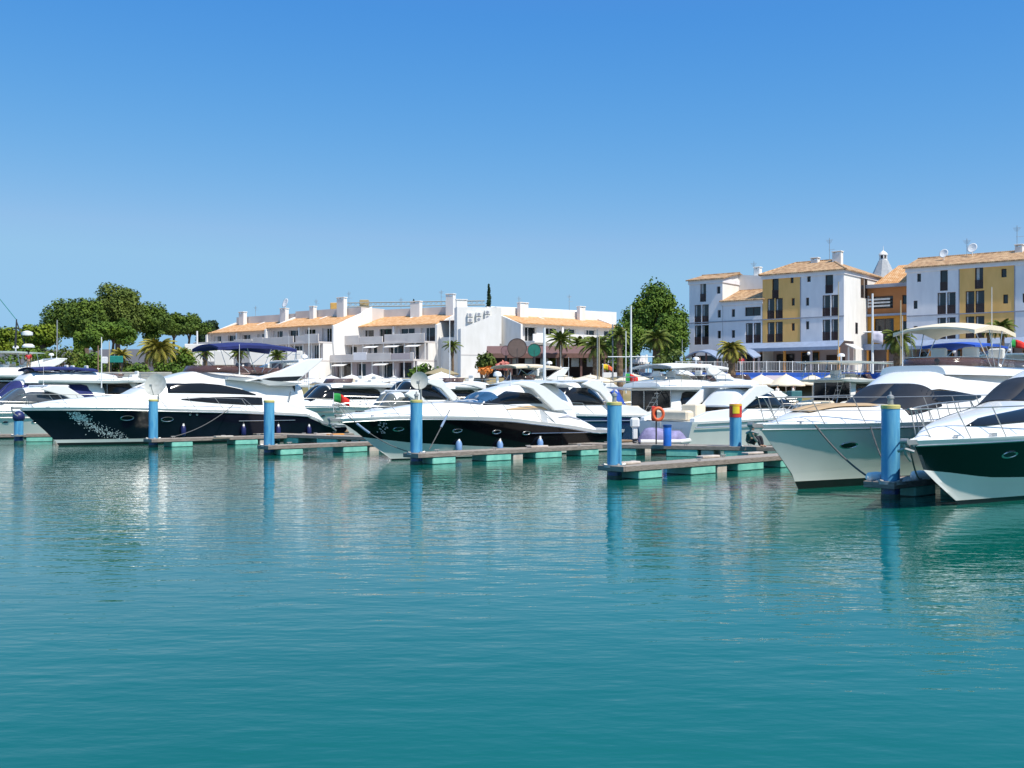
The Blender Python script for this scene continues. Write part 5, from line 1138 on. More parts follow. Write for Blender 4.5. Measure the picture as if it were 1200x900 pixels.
# ---- white terraced houses, centre and left
def lhouse(label, P0, L, dirv, bays, eave=13.0, zb=5.2, ridge=1.6, par=2.7, run=5.0, gl=True, grn=False, seed=0, chim=(), step=True, W=None):
    """white stepped apartment house: recessed top floor under a single pitch tiled roof, terraces stepping forward below"""
    WG = W or WALLG; d = Vector(dirv).normalized(); yaw = math.atan2(d.y, d.x); o = thing('terraced_house', label, 'building', (P0[0], P0[1], zb), yaw); r = random.Random(seed)  # shade greyed into the white, unless W gives the sunlit copy
    H = eave - zb; z1, z2 = H - 5.3, H - 2.7      # floors
    # top storey
    n = bays; bw = L/n; ops = []
    for i in range(n):
        a = i*bw + .35; k = r.choice([(1.9, 2.0), (2.6, 2.0), (2.2, 2.0)]); ops.append((a + .2, z2 + .12, min(k[0], bw - 1.0), k[1]))
        if bw > 3.6 and k[0] < 2: ops.append((a + k[0] + .6, z2 + .5, .9, 1.3))
    m = MB(); wall_grid(m, 0, L, z2, H, ops, depth=.4); m.m = [0 if k == 0 else 1 for k in m.m]
    # rear parapet volume
    m.box(0, L, run, run + 5, 0, H + par, 2)
    m.build('wall', [WG, INT, WG], o)
    for k, a in enumerate(ops): window(o, *a, .34, frame=(GREENF if grn and k % 3 == 1 else FRW), curtain=((0, .3) if k % 3 == 0 else None))
    # roof
    m = MB(); m.slab([(-.1, -.75, H - .12), (L + .1, -.75, H - .12), (L + .1, run, H + ridge), (-.1, run, H + ridge)], (0, 0, -.13)); m.build('roof', TILE, o, fixn=True)
    # party walls: white fins with sloping tops
    fins = [0, L] + ([bw*2] if step and n > 2 else [])
    m = MB()
    for x in fins:
        c = [(-.9, z2 - .2), (-.9, H - .35), (run, H + ridge + .25), (run + 2, H + par + .15), (run + 2, 0), (-.2, 0)] if x in (0, L) else [(-.6, z2), (-.6, H - .3), (run, H + ridge + .08), (run, z2)]
        k = len(c); a, b = (x - .32, x - .02) if x > 0 else (x, x + .3)
        if x == L: a, b = L + .0, L + .32
        if x == 0: a, b = -.32, -.0
        vs = [(a, y_, z_) for y_, z_ in c] + [(b, y_, z_) for y_, z_ in c]
        m.add(vs, [tuple(range(k)), tuple(range(2*k - 1, k - 1, -1))] + [(i, i + k, (i + 1) % k + k, (i + 1) % k) for i in range(k)])
    m.build('party_wall', WALLW, o, fixn=True)
    # middle floor: terrace block in front with parapet
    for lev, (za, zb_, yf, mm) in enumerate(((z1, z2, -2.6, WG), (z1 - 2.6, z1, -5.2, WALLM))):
        za = max(za, 0); ops = []
        for i in range(n):
            a = i*bw + .5; ww = r.choice([1.6, 2.2, 2.6]); ops.append((a, za + .15, min(ww, bw - 1.0), 2.05))
        m = MB(); wall_grid(m, 0, L, za, zb_ - .25, ops, y=yf, depth=.5); m.m = [0 if k == 0 else 1 for k in m.m]
        m.add([(0, yf, za), (0, 0, za), (0, 0, zb_), (0, yf, zb_)], [(0, 1, 2, 3)], 2); m.add([(L, yf, za), (L, 0, za), (L, 0, zb_), (L, yf, zb_)], [(0, 3, 2, 1)], 2)
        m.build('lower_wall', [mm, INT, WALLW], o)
        for k, a in enumerate(ops): window(o, *a, yf + .45, frame=(FRW, BRFRAME, FRW)[(k + lev) % 3], curtain=((.0, .35) if (k + lev) % 2 else None), name='terrace_window')
        m = MB(); m.cbox(-.02, L + .02, yf - .9, .0, zb_ - .24, zb_ + .02, .02)
        m.build('terrace_slab', WG, o)
        # parapets in lengths of different height and front
        x = 0; k = 0
        while x < L - .3:
            ww = min(r.choice([2.4, 3.2, 4.2]), L - x); ph = r.choice([.85, .95, 1.1]); yy = yf - .9 + r.choice([0, .0, .35])
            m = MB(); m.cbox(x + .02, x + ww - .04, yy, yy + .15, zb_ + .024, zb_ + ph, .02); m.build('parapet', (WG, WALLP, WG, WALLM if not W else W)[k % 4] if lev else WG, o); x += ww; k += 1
        if lev == 0 or True:
            for i in range(n):
                if r.random() < .35:
                    xx = i*bw + .8; m = MB(); m.slab([(xx, yf - .02, za + 2.3), (xx + 2.2, yf - .02, za + 2.3), (xx + 2.2, yf - 1.7, za + 1.85), (xx, yf - 1.7, za + 1.85)], (0, 0, -.05)); m.build('awning', WHITEC, o)
                elif r.random() < .4:
                    xx = i*bw + 1.5; m = MB(); m.cbox(xx, xx + .85, yf - .35, yf - .02, za + .3, za + .95, .03); m.lathe([(.24, 0), (.24, .02)], (xx + .4, yf - .36, za + .62), 14, 1, axis=(0, -1, 0)); m.build('air_conditioner', [WHITEP, DARKM], o)
        for i in range(n*2 + 1): xx = min(L - .14, i*bw/2 + .02); m = MB(); m.box(xx, xx + .12, yf - .7, yf - .58, za, zb_ - .25); m.build('terrace_post', WALLW, o)
    for (x, hh, ww) in chim: chimney(o, x, run - .6, H + ridge - .6, hh, w_=ww)
    for i in range(2): aerial(o, L*(.25 + .5*i), run + 1, H + par, 1.8 + .8*i, n=3)
    return o
L1_ = lhouse('long white terraced house at the left of the row, three chimneys on its orange roof', (-47.9, 175), 14.0, (.8, -.6), 4, eave=12.9, seed=1, chim=((2.3, 2.2, 1.2), (12.2, 2.3, 1.3)))
L1b = lhouse('white terraced house with a tall right side wall, second in the row from the left', (-36.6, 166.4), 14.2, (.8, -.6), 4, eave=13.2, seed=5, chim=((4.6, 2.0, .9), (10.8, 3.0, 1.5)))
roof_dish(L1_, 13.3, 3.6, 12.0, .75)
L2_ = lhouse('white terraced house in the middle of the row with green framed windows', (-22.9, 162), 14.6, (.85, -.50), 4, eave=13.1, seed=9, grn=True, chim=((7.6, 2.4, 1.7), (13.7, 3.2, 1.3)))
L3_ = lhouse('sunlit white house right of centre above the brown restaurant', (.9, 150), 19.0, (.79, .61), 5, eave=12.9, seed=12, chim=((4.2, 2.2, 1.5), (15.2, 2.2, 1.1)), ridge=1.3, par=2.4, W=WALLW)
# pergola roof beside the middle house
p = Vector((-10.2, 154.5))
o = thing('roof_pergola', 'dark edged roof terrace shelter joining the middle house and the blank white wall', 'pergola', (p.x, p.y, 10.2), math.atan2(-.3, .95))
m = MB(); m.slab([(0, 0, 3.2), (6.6, 0, 3.2), (6.6, 3.4, 3.35), (0, 3.4, 3.35)], (0, 0, -.16)); m.build('roof', BRFRAME, o)
for i in range(4): m = MB(); m.cbox(.05 + 2.1*i, .22 + 2.1*i, .1, .27, 0, 3.03, .02); m.build('post', WALLW, o)
m = MB(); m.cbox(0, 6.6, -.05, .1, -.2, .85, .02); m.box(0, 6.6, 3.2, 3.4, -5, 3.1); m.box(0, 6.6, .1, 3.2, -5, -.2); m.build('wall', WALLW, o)
# blank white wall block
o = thing('blank_white_building', 'tall blank white wall with a sloping top left of the sunlit house', 'building', (-6.6, 141.5, 5.0), math.atan2(.2, .98))
vs = [(0, 0, 0), (5.1, 0, 0), (5.1, 0, 8.6), (0, 0, 6.5)]; m = MB()
m.add(vs + [(x, 2.6, z) for x, y, z in vs], [(0, 1, 2, 3), (1, 5, 6, 2), (5, 4, 7, 6), (4, 0, 3, 7), (3, 2, 6, 7)]); m.build('wall', WALLW, o)
m = MB(); m.cbox(-.05, 5.15, -.05, .12, 3.1, 3.14, .01); m.build('string_line', WALLG, o)
for i, (x, z) in enumerate(((.9, 9.0), (1.0, 10.0), (2.2, 9.2), (2.3, 10.3), (3.6, 9.5), (3.6, 10.5))):
    pass
o2 = thing('rooftop_volume', 'white rooftop wall carrying stacked air conditioners behind the blank white wall', 'building', (-3.6, 151.0, 10), math.atan2(.2, .98))
m = MB(); m.box(-4, 2.2, 0, 2.5, 0, 5.0); m.build('wall', WALLW, o2)
for x, z in ((-2.6, 2.9), (-2.6, 3.6), (-1.4, 3.0), (-1.4, 3.7), (-.2, 3.3), (-.2, 4.0)):
    m = MB(); m.cbox(x, x + .8, -.4, -.02, z, z + .58, .03); m.lathe([(.2, 0), (.2, .02)], (x + .36, -.41, z + .29), 14, 1, axis=(0, -1, 0)); m.build('air_conditioner', [GEL2, SLATEG], o2)
chimney(o2, -3.2, 1.2, 4.95, .9, w_=1.5)
# white parapet building behind the sunlit house
o = thing('white_parapet_building', 'long white flat roofed building rising behind the sunlit house roof', 'building', (-3.0, 158.0, 5), math.atan2(.50, .87))
m = MB(); m.box(0, 22, 0, 8, 0, 10.7); m.build('wall', WALLW, o)
for x in (2.0, 3.0, 4.0, 9.0, 13.5, 17.5): m = MB(); m.box(x, x + .7, -.03, -.004, 9.3, 9.8); m.build('vent', WALLG, o)
# brown restaurant with dark roof under the sunlit house
o = thing('restaurant_building', 'low brown clad restaurant with a dark red brown roof behind the parasols', 'restaurant', (-3.5, 128, 1.6), 0)
m = MB(); m.box(0, 23.5, 0, 6, 0, 3.2); m.build('wall', BRICK, o)
m = MB(); m.slab([(.5, -1.0, 6.1), (14.5, -1.0, 6.1), (14.5, 4, 7.2), (.5, 4, 7.2)], (0, 0, -.2)); m.box(.5, 14.5, -1.05, -.9, 5.6, 6.12); m.build('roof', mat('red_brown_roof', (.17, .09, .075), .8), o)
m = MB(); m.box(.7, 14.3, 3, 3.2, 3.2, 6.3); m.build('dark_glazing', INT, o)
for i in range(6): m = MB(); m.cbox(2.7*i + .6, 2.7*i + .85, -.6, -.35, 3.2, 6.1, .02); m.build('post', BRICK, o)
for i in range(6): m = MB(); x = 3.2 + i*1.8; m.cbox(x, x + .9, -.2, -.05, 4.6, 5.6, .02); m.build('glass_screen', mat('pale_screen', (.35, .37, .36), .3), o)
m = MB(); m.cbox(14, 17.5, -1.3, -1.15, 2.9, 3.9, .03); m.build('white_sign_panel', WHITEP, o)
m = MB(); m.cbox(18.2, 21, -1.3, -1.15, 2.9, 3.9, .03); m.build('grey_sign_panel', SLATE, o)
# low buildings at far left behind the trees
o = thing('low_far_building', 'long low grey roofed building seen under the pine crowns', 'building', (-90, 190, 5), -.1)
m = MB(); m.box(0, 62, 0, 10, 0, 3.4, 0); m.slab([(-.5, -.6, 3.4), (62.5, -.6, 3.4), (62.5, 5, 6.0), (-.5, 5, 6.0)], (0, 0, -.2), 1); m.build('wall', [WALLM, mat('dark_grey_roof', (.10, .10, .11), .8)], o)
# crane
o = thing('tower_crane', 'distant tan tower crane whose long jib shows above the white houses', 'crane', (at(427, 300), 300, 5), 0)
m = MB()
def lattice(a, b, w_, n, up=Vector((0, 0, 1))):
    a, b = Vector(a), Vector(b); d = (b - a).normalized(); s1 = d.cross(up).normalized()*w_/2; s2 = d.cross(s1).normalized()*w_/2
    cs = [s1 + s2, s1 - s2, -s1 - s2, -s1 + s2]
    for c in cs: m.tube([a + c, b + c], .09, n=4)
    for i in range(n):
        p, q = a.lerp(b, i/n), a.lerp(b, (i + 1)/n)
        for k in range(4): m.tube([p + cs[k], q + cs[(k + 1) % 4]], .05, n=4)
lattice((0, 0, 0), (0, 0, 22), 1.5, 14, Vector((0, 1, 0))); m.build('mast', mat('crane_paint', (.45, .33, .16), .6), o)
m = MB(); lattice((-8.5, 0, 22.6), (33, -4, 22.9), 1.1, 30); m.build('jib', mat('crane_grey', (.40, .40, .38), .6), o)
m = MB(); m.cbox(-1.2, 1.2, -1, 1, 20.2, 24.0, .1); m.build('cab', mat('crane_paint', (.45, .33, .16), .6), o)
m = MB(); m.cbox(-9.2, -6.4, -.9, .9, 20.6, 23.2, .1); m.build('counterweight', mat('ochre_weight', (.6, .35, .1), .7), o)
# ---------------------------------------------------------------- trees and plants
def leafmat(name, c, c2, scale=.55):
    m = mat(name, c, .75, c2=c2, scale=scale, spec=.25)
    return m
PINE = leafmat('pine_needles', (.11, .165, .018), (.040, .080, .012))
PINE2 = leafmat('olive_pine_needles', (.14, .18, .030), (.055, .090, .016))
PINEY = leafmat('yellow_green_needles', (.19, .24, .016), (.075, .125, .010))
LEAF = leafmat('broad_leaves', (.12, .19, .018), (.040, .095, .012))
CYP = leafmat('cypress_leaves', (.030, .060, .020), (.012, .030, .012))
BUSH = leafmat('bush_leaves', (.16, .19, .03), (.05, .09, .018))
PALMG = leafmat('palm_fronds', (.17, .20, .035), (.07, .11, .02), 1.5)
PALMY = leafmat('dry_palm_fronds', (.38, .32, .06), (.17, .18, .03), 1.2)
BARK = mat('grey_bark', (.16, .12, .085), .9, c2=(.08, .055, .04), scale=6, bump=.4)
PBARK = mat('palm_trunk', (.22, .15, .09), .95, c2=(.10, .065, .04), scale=5, bump=.5)
def leaves(m, c, rad, n, size, r, flat=.6, hollow=.45):
    cx, cy, cz = c; rx, ry, rz = rad
    for _ in range(n):
        while True:
            x, y, z = r.uniform(-1, 1), r.uniform(-1, 1), r.uniform(-1, 1); d = x*x + y*y + z*z
            if hollow*hollow < d < 1: break
        p = Vector((cx + x*rx, cy + y*ry, cz + z*rz)); s = size*r.uniform(.6, 1.4)
        nrm = (Vector((x/rx, y/ry, z/rz)).normalized() + Vector((r.uniform(-1, 1), r.uniform(-1, 1), r.uniform(-.3, 1.1)))*.9).normalized()
        a = nrm.cross(Vector((r.uniform(-1, 1), r.uniform(-1, 1), r.uniform(-1, 1)))).normalized(); b = nrm.cross(a)
        m.add([p - a*s*.5 - b*s*.3, p + a*s*.6 - b*s*.1, p + a*s*.2 + b*s*.5, p - a*s*.5 + b*s*.3], [(0, 1, 2, 3)])
def tree(label, px, Y, base, crown, cls=PINE, nc=46, leaf=.25, per=170, seed=0, trunk=.22, dome=False, cat='tree', name='pine_tree', lean=0, group='trees behind the marina', lobes=None):
    """crown = (px0, px1, py_top, py_bottom) in the photograph at distance Y"""
    r = random.Random(seed); X = at(px, Y); x0, x1 = at(crown[0], Y), at(crown[1], Y); zt, zb = zz(crown[2], Y), zz(crown[3], Y)
    o = thing(name, label, cat, (X, Y, base), r.uniform(0, 3) * 0, group); cx = (x0 + x1)/2 - X; rx = (x1 - x0)/2; cz = (zt + zb)/2 - base; rz = (zt - zb)/2; ry = rx*.8
    m = MB(); cl = []
    for i in range(nc):
        while True:
            x, y, z = r.uniform(-1, 1), r.uniform(-1, 1), r.uniform(-1, 1); d = math.sqrt(x*x + y*y + z*z)
            if d < 1 and (d > .35): break
        if dome and z < -.1: z *= .45
        k = .80; s = r.uniform(.24, .40)
        if lobes:
            lx, lz, lr, lh = lobes[i % len(lobes)]; c = (cx + (lx + x*lr)*rx, y*.8*ry*(.5 + lr), cz + (lz + z*lh)*rz); s *= .80
        else:
            f_ = 1 + .16*math.sin(x*5 + seed) + .10*math.sin(z*7 + seed*2); c = (cx + x*k*rx*f_, y*k*ry, cz + z*k*rz*f_)
        cl.append(c)
        leaves(m, c, (rx*s*1.15, ry*s*1.15, rz*s*(.8 if dome else 1.0) + .15), int(per*r.uniform(.7, 1.3)), leaf, r)
    m.build('crown', cls, o)
    m = MB(); zb0 = cz - rz*(.3 if not dome else .2)
    m.tube([(0, 0, -.3), (lean*.3, .05, zb0*.4), (cx*.4 + lean*.6, 0, zb0*.75), (cx*.8 + lean, 0, cz)], trunk*1.3, n=8, r2=trunk*.5)
    for c in r.sample(cl, min(9, len(cl))): m.tube([(cx*.4 + lean*.5, 0, zb0*.8), ((c[0] + cx*.4)/2, c[1]*.4, (c[2] + zb0)/2 - .1), c], trunk*.4, n=5, r2=.03)
    m.build('trunk', BARK, o, smooth=True)
    return o
Z0 = 5.0
tree('round domed stone pine at the left edge behind the hardtop yacht', 20, 128, 4.5, (-25, 52, 383, 423), PINEY, dome=True, seed=1, nc=44)
tree('yellow green domed stone pine with a thick trunk left of the tall pines', 54, 122, 4.0, (22, 70, 377, 414), PINEY, dome=True, seed=2, nc=46, trunk=.35)
tree('spreading stone pine left of the tallest one with a forked trunk', 92, 150, Z0, (44, 118, 354, 396), PINE, seed=3, nc=80, trunk=.35)
tree('dense stone pine crown between the left pine and the tallest tree', 100, 144, Z0, (76, 124, 351, 396), PINE, seed=4, nc=64, trunk=.5)
tree('tallest pine of the left group with an olive green crown', 138, 150, Z0, (106, 168, 336, 394), PINE2, seed=5, nc=110, trunk=.38, per=130, lobes=((-.1, .62, .45, .30), (.35, .45, .38, .3), (-.45, .2, .4, .3), (.1, .0, .6, .35), (.62, -.15, .35, .4), (-.3, -.45, .5, .35), (.35, -.6, .5, .3)))
tree('bright green low tree in front of the tallest pine', 131, 138, Z0, (108, 162, 375, 404), LEAF, seed=6, nc=50, trunk=.22, name='broadleaf_tree')
tree('stone pine with a rounded crown right of the tallest pine', 172, 152, Z0, (150, 202, 356, 396), PINE, seed=7, nc=60)
tree('umbrella pine over the big palm, left of two', 203, 156, Z0, (183, 226, 367, 398), PINE, seed=8, nc=46, dome=True)
tree('umbrella pine over the low grey roof, right of two', 219, 160, Z0, (204, 246, 368, 400), PINE, seed=9, nc=46, dome=True)
tree('small dark tree beside the first white house', 243, 178, Z0, (228, 260, 373, 412), CYP, seed=10, nc=50, name='broadleaf_tree')
tree('slim dark tree under the tallest pine', 112, 132, 4.6, (96, 122, 385, 410), LEAF, seed=11, nc=24, name='broadleaf_tree')
tree('ivy clad trunk tree in the gap of the left pines', 94, 138, 4.6, (87, 100, 388, 420), LEAF, seed=12, nc=26, name='broadleaf_tree', leaf=.28)
tree('large leafy tree between the white houses and the shade tinted block', 768, 150, Z0, (732, 805, 333, 414), LEAF, seed=13, nc=150, trunk=.4, name='broadleaf_tree', leaf=.30, per=120, lobes=((.0, .62, .32, .30), (-.15, .25, .45, .35), (.25, .25, .42, .33), (-.55, .0, .38, .3), (-.3, -.35, .55, .4), (.45, -.15, .45, .4), (.5, -.55, .45, .35), (.72, -.25, .22, .35)))
tree('leafy lower tree at the foot of the large one, left side', 735, 138, Z0, (704, 760, 378, 425), LEAF, seed=14, nc=50, name='broadleaf_tree')
tree('leafy lower tree at the foot of the large one, right side', 785, 136, Z0, (762, 806, 368, 425), LEAF, seed=15, nc=46, name='broadleaf_tree')
def cypress(label, px, Y, base, top, w_, seed=0):
    r = random.Random(seed); X = at(px, Y); H = zz(top, Y) - base; o = thing('cypress_tree', label, 'tree', (X, Y, base), 0, 'trees behind the marina'); m = MB()
    for i in range(30):
        t = i/29; rr = w_*(1 - t)**.8*(.35 + .65*min(1, t*5 + .3)) + .1; leaves(m, (r.uniform(-.1, .1), 0, H*(.06 + .92*t)), (rr, rr, H*.05), 70, .3, r, hollow=.3)
    m.build('crown', CYP, o); m = MB(); m.tube([(0, 0, -.2), (0, 0, H*.9)], .16, r2=.03); m.build('trunk', BARK, o)
cypress('pointed dark cypress above the blank white wall', 573, 172, 5, 336, 1.1, 1); cypress('tiny cypress tip behind the middle chimneys', 485, 185, 5, 353, .9, 2)
def bush(label, px, Y, base, crown, cls=BUSH, nc=14, seed=0, leaf=.26, name='shrub'):
    r = random.Random(seed); X = at(px, Y); x0, x1 = at(crown[0], Y), at(crown[1], Y); zt, zb = zz(crown[2], Y), zz(crown[3], Y)
    o = thing(name, label, 'shrub', (X, Y, base), 0, 'shrubs behind the marina'); m = MB()
    for i in range(nc):
        t = r.random(); c = (x0 + (x1 - x0)*t - X, r.uniform(-1.2, 1.2), zb - base + (zt - zb)*r.uniform(.15, .85)*(1 - .5*abs(2*t - 1)))
        leaves(m, c, ((x1 - x0)*.16 + .3, .9, (zt - zb)*.28 + .15), 70, leaf, r, hollow=.2)
    m.build('foliage', cls, o)
    m = MB()
    for i in range(4): m.tube([(0, 0, -.2), (r.uniform(-.6, .6), r.uniform(-.4, .4), (zt + zb)/2 - base)], .05, n=5)
    m.build('stem', BARK, o)
SH = [('olive shrub under the domed pine by the hardtop yacht', 30, 120, 2.5, (2, 60, 405, 432)), ('leafy green shrub with yellow blossoms behind the navy bimini, left', 75, 118, 2.4, (58, 96, 403, 432)), ('dense shrub behind the navy bimini, right', 104, 117, 2.4, (90, 122, 412, 436)),
      ('dry looking shrub below the bright green tree', 136, 122, 3, (118, 160, 420, 442)), ('low grey green shrub at the foot of the big palm', 196, 118, 2.4, (176, 216, 424, 446)), ('reddish dry shrub left of the big palm', 160, 116, 2.2, (146, 176, 424, 446)),
      ('shrub on the slope right of the big palm', 210, 124, 3.4, (200, 226, 408, 430)), ('shrub in a white pot by the blank white wall', 569, 126, 4.5, (561, 578, 412, 430)), ('green hedge plant behind the red planter', 500, 118, 3.0, (485, 512, 428, 442)),
      ('shrub under the leafy trees left of the shade tinted block', 790, 122, 4.6, (770, 806, 408, 432)), ('shrub among the palms behind the restaurant', 712, 132, 5, (690, 732, 402, 430)), ('shrub behind the restaurant posts', 665, 131, 5, (645, 690, 404, 425))]
for i, (lab, px, Y, b, cr) in enumerate(SH): bush(lab, px, Y, b, cr, cls=(BUSH, LEAF, BUSH, PALMY)[(i*3 + (1 if i != 5 else 2)) % 4] if i in (0, 3, 5) else (BUSH if i % 2 else LEAF), seed=20 + i, nc=18)
tag_poppy = None
def palm(label, px, Y, base, crown_py, rad_px, cls=PALMG, n=34, droop=.9, trunk=.22, seed=0, dead=0, up=.5):
    r = random.Random(seed); X = at(px, Y); Zc = zz(crown_py, Y) - base; Rr = rad_px*Y/F; o = thing('palm_tree', label, 'palm tree', (X, Y, base), 0, 'palms along the quay')
    m = MB()
    for i in range(n):
        az = i*2.39996 + r.uniform(-.2, .2); t0 = (i + .5)/n; el = R(80) - t0*R(80 + 45*droop); L = Rr*r.uniform(.85, 1.12)*(.8 + .3*math.sin(t0*3.1)); N = 12; p = Vector((0, 0, Zc)); pts = [p.copy()]
        e = el
        for k in range(N):
            st = L/N; p = p + Vector((math.cos(az)*math.cos(e), math.sin(az)*math.cos(e), math.sin(e)))*st; pts.append(p.copy()); e -= droop*(.10 + .10*k/N)
        side = Vector((-math.sin(az), math.cos(az), 0))
        for k in range(1, N + 1):
            for h in (0, .5):
                a = pts[k - 1].lerp(pts[k], h); d = (pts[k] - pts[k - 1]).normalized(); ll = L*.26*math.sin(math.pi*min(1, (k + h)/(N + 1))*.9 + .25)
                for sg in (1, -1):
                    tip = a + side*sg*ll*.75 + d*ll*.55 - Vector((0, 0, ll*.35 + r.uniform(0, .1)*ll)); wv = d*.05 + Vector((0, 0, .02))
                    m.add([a - wv*1.2, a + wv*1.6, tip], [(0, 1, 2)])
        m.tube(pts[::3] + [pts[-1]], .035, n=4, r2=.01)
    m.build('crown', cls, o)
    m = MB(); rows = []; K = 22
    for i in range(K + 1):
        z = -.3 + (Zc + .3)*i/K; rr = trunk*(1.15 - .2*i/K)*(1 + .10*(i % 2)) * (1.35 if i > K - 4 else 1); rows.append([(rr*math.cos(2*math.pi*j/10) + .05*math.sin(z*.5), rr*math.sin(2*math.pi*j/10), z) for j in range(10)])
    m.rings(rows, caps=True); m.build('trunk', PBARK, o)
    return o
palm('big bushy date palm with yellowing fronds behind the satellite dish pile', 186, 120, 3.0, 410, 27, PALMY, n=70, droop=1.0, trunk=.5, seed=1)
palm('small palm left of the big date palm', 142, 121, 3.0, 416, 14, PALMY, n=26, seed=2, droop=.7)
palm('small palm right of the big date palm', 214, 124, 3.4, 414, 13, PALMY, n=26, seed=3)
palm('small palm under the navy bimini, leftmost of three', 240, 118, 2.6, 413, 14, PALMG, n=22, seed=4, droop=.7)
palm('small palm under the navy bimini, middle of three', 280, 118, 2.6, 413, 14, PALMG, n=22, seed=5, droop=.7)
palm('small palm under the navy bimini, rightmost of three', 325, 118, 2.6, 417, 13, PALMG, n=22, seed=6, droop=.7)
palm('young palm before the middle terraced house', 530, 122, 1.8, 405, 13, PALMG, n=18, seed=7, droop=.8, trunk=.14)
palm('palm in front of the sunlit house, left', 657, 125, 1.8, 398, 20, PALMG, n=30, seed=8, droop=.7, trunk=.16)
palm('palm in front of the sunlit house, middle', 680, 134, 5, 404, 20, PALMG, n=30, seed=9, droop=.9)
palm('thick trunked palm right of the restaurant', 699, 119, 1.8, 405, 24, PALMG, n=40, seed=10, trunk=.42)
palm('palm with bare brown trunk by the tall white mast', 726, 118, 1.8, 393, 17, PALMG, n=26, seed=11, trunk=.30)
palm('palm beneath the large leafy tree', 769, 124, 4.6, 397, 22, PALMG, n=40, seed=12, trunk=.36)
palm('date palm in front of the shade tinted wing and the blue band', 857, 112, 1.8, 409, 21, PALMY, n=46, seed=13, trunk=.38, droop=1.0)
palm('palm in front of the terracotta house', 1052, 112, 4.0, 397, 26, PALMG, n=44, seed=14, trunk=.45, droop=1.1)
palm('palm in front of the ochre bay at the right edge', 1174, 110, 5, 383, 18, PALMG, n=34, seed=15, trunk=.2)
palm('small palm behind the rightmost yacht canopy', 1158, 112, 5, 386, 12, PALMG, n=20, seed=16, trunk=.16)

# ---------------------------------------------------------------- parasols, people, poles, signs on the quay
def parasol(label, px, Y, py_top, py_rim, w_px, base=1.6, cls=CREAMC, group='cream parasols on the quay'):
    X = at(px, Y); z1, z0 = zz(py_top, Y), zz(py_rim, Y); w_ = w_px*Y/F/2; o = thing('parasol', label, 'parasol', (X, Y, base), 0, group); m = MB(); rows = []
    for k, (a, h) in enumerate(((.02, 1), (.35, .72), (.7, .38), (1, .0), (1, -.10), (.98, -.10), (.7, .32), (.02, .93))):
        rr = []
        for j in range(16):
            an = 2*math.pi*(j + .5)/16; q = 1/max(abs(math.cos(an)), abs(math.sin(an)))**.6; rr.append((w_*a*math.cos(an)*q*.95, w_*a*math.sin(an)*q*.95, z0 - base + (z1 - z0)*h - (.04*a if j % 2 else 0)))
        rows.append(rr)
    m.rings(rows, caps=False); m.build('canopy', cls, o, smooth=True, sharp=35)
    m = MB(); m.tube([(0, 0, 0), (0, 0, z1 - base + .1)], .035, n=7); m.lathe([(.35, 0), (.35, .08), (.06, .12)]); m.build('pole', WHITEP, o)
P_ = [(868, 104, 439, 449, 34, 'leftmost of the parasols under the blue band'), (892, 104, 439, 450, 40, 'second parasol from the left under the blue band'), (921, 103, 438.5, 451, 44, 'third parasol from the left under the blue band'), (952, 104, 439, 450, 40, 'parasol left of the olive hardtop boat'),
      (975, 106, 438, 449, 40, 'parasol behind the olive hardtop boat, left'), (1004, 105, 439, 450, 40, 'parasol behind the olive hardtop boat, right'), (843, 106, 440, 450, 34, 'parasol at the foot of the date palm'),
      (655, 103, 437, 446, 50, 'parasol behind the cream topped fishing cruiser'), (692, 102, 439, 447, 60, 'parasol left of the middle pile'), (742, 104, 438, 446, 50, 'parasol beneath the tall white mast'), (775, 104, 440, 448, 46, 'parasol right of the tall white mast')]
for px, Y, a, b, ww, lab in P_: parasol(lab, px, Y, a, b, ww)
for i, (px, a, b, ww, lab) in enumerate(((388, 440, 448, 46, 'white parasol, leftmost of those before the terraced houses'), (412, 439, 447, 44, 'white parasol before the terraced houses, second from the left'), (436, 438, 447, 50, 'white parasol before the terraced houses, third from the left'), (462, 441, 449, 46, 'white parasol left of the round dish'), (517, 436, 447, 60, 'wide white parasol right of the round dish'), (366, 441, 449, 40, 'white parasol behind the upswept yacht wing'))):
    parasol(lab, px, 112 + (i % 2), a, b, ww, cls=WHITEC, group='white parasols before the terraced houses')
parasol('olive brown parasol before the middle house', 517, 116, 431, 438, 44, cls=mat('olive_canvas', (.32, .26, .15), .9), group=None)
# mauve awning above the blue band
o = thing('mauve_awning', 'mauve fabric awning peaking over the blue band between the parasols', 'awning', (at(913, 112), 112, 4.35))
m = MB(); m.slab([(-2.1, -1.2, -.35), (2.1, -1.2, -.35), (1.2, .6, .55), (-1.2, .6, .55)], (0, 0, -.05)); m.build('fabric', WALLM, o)
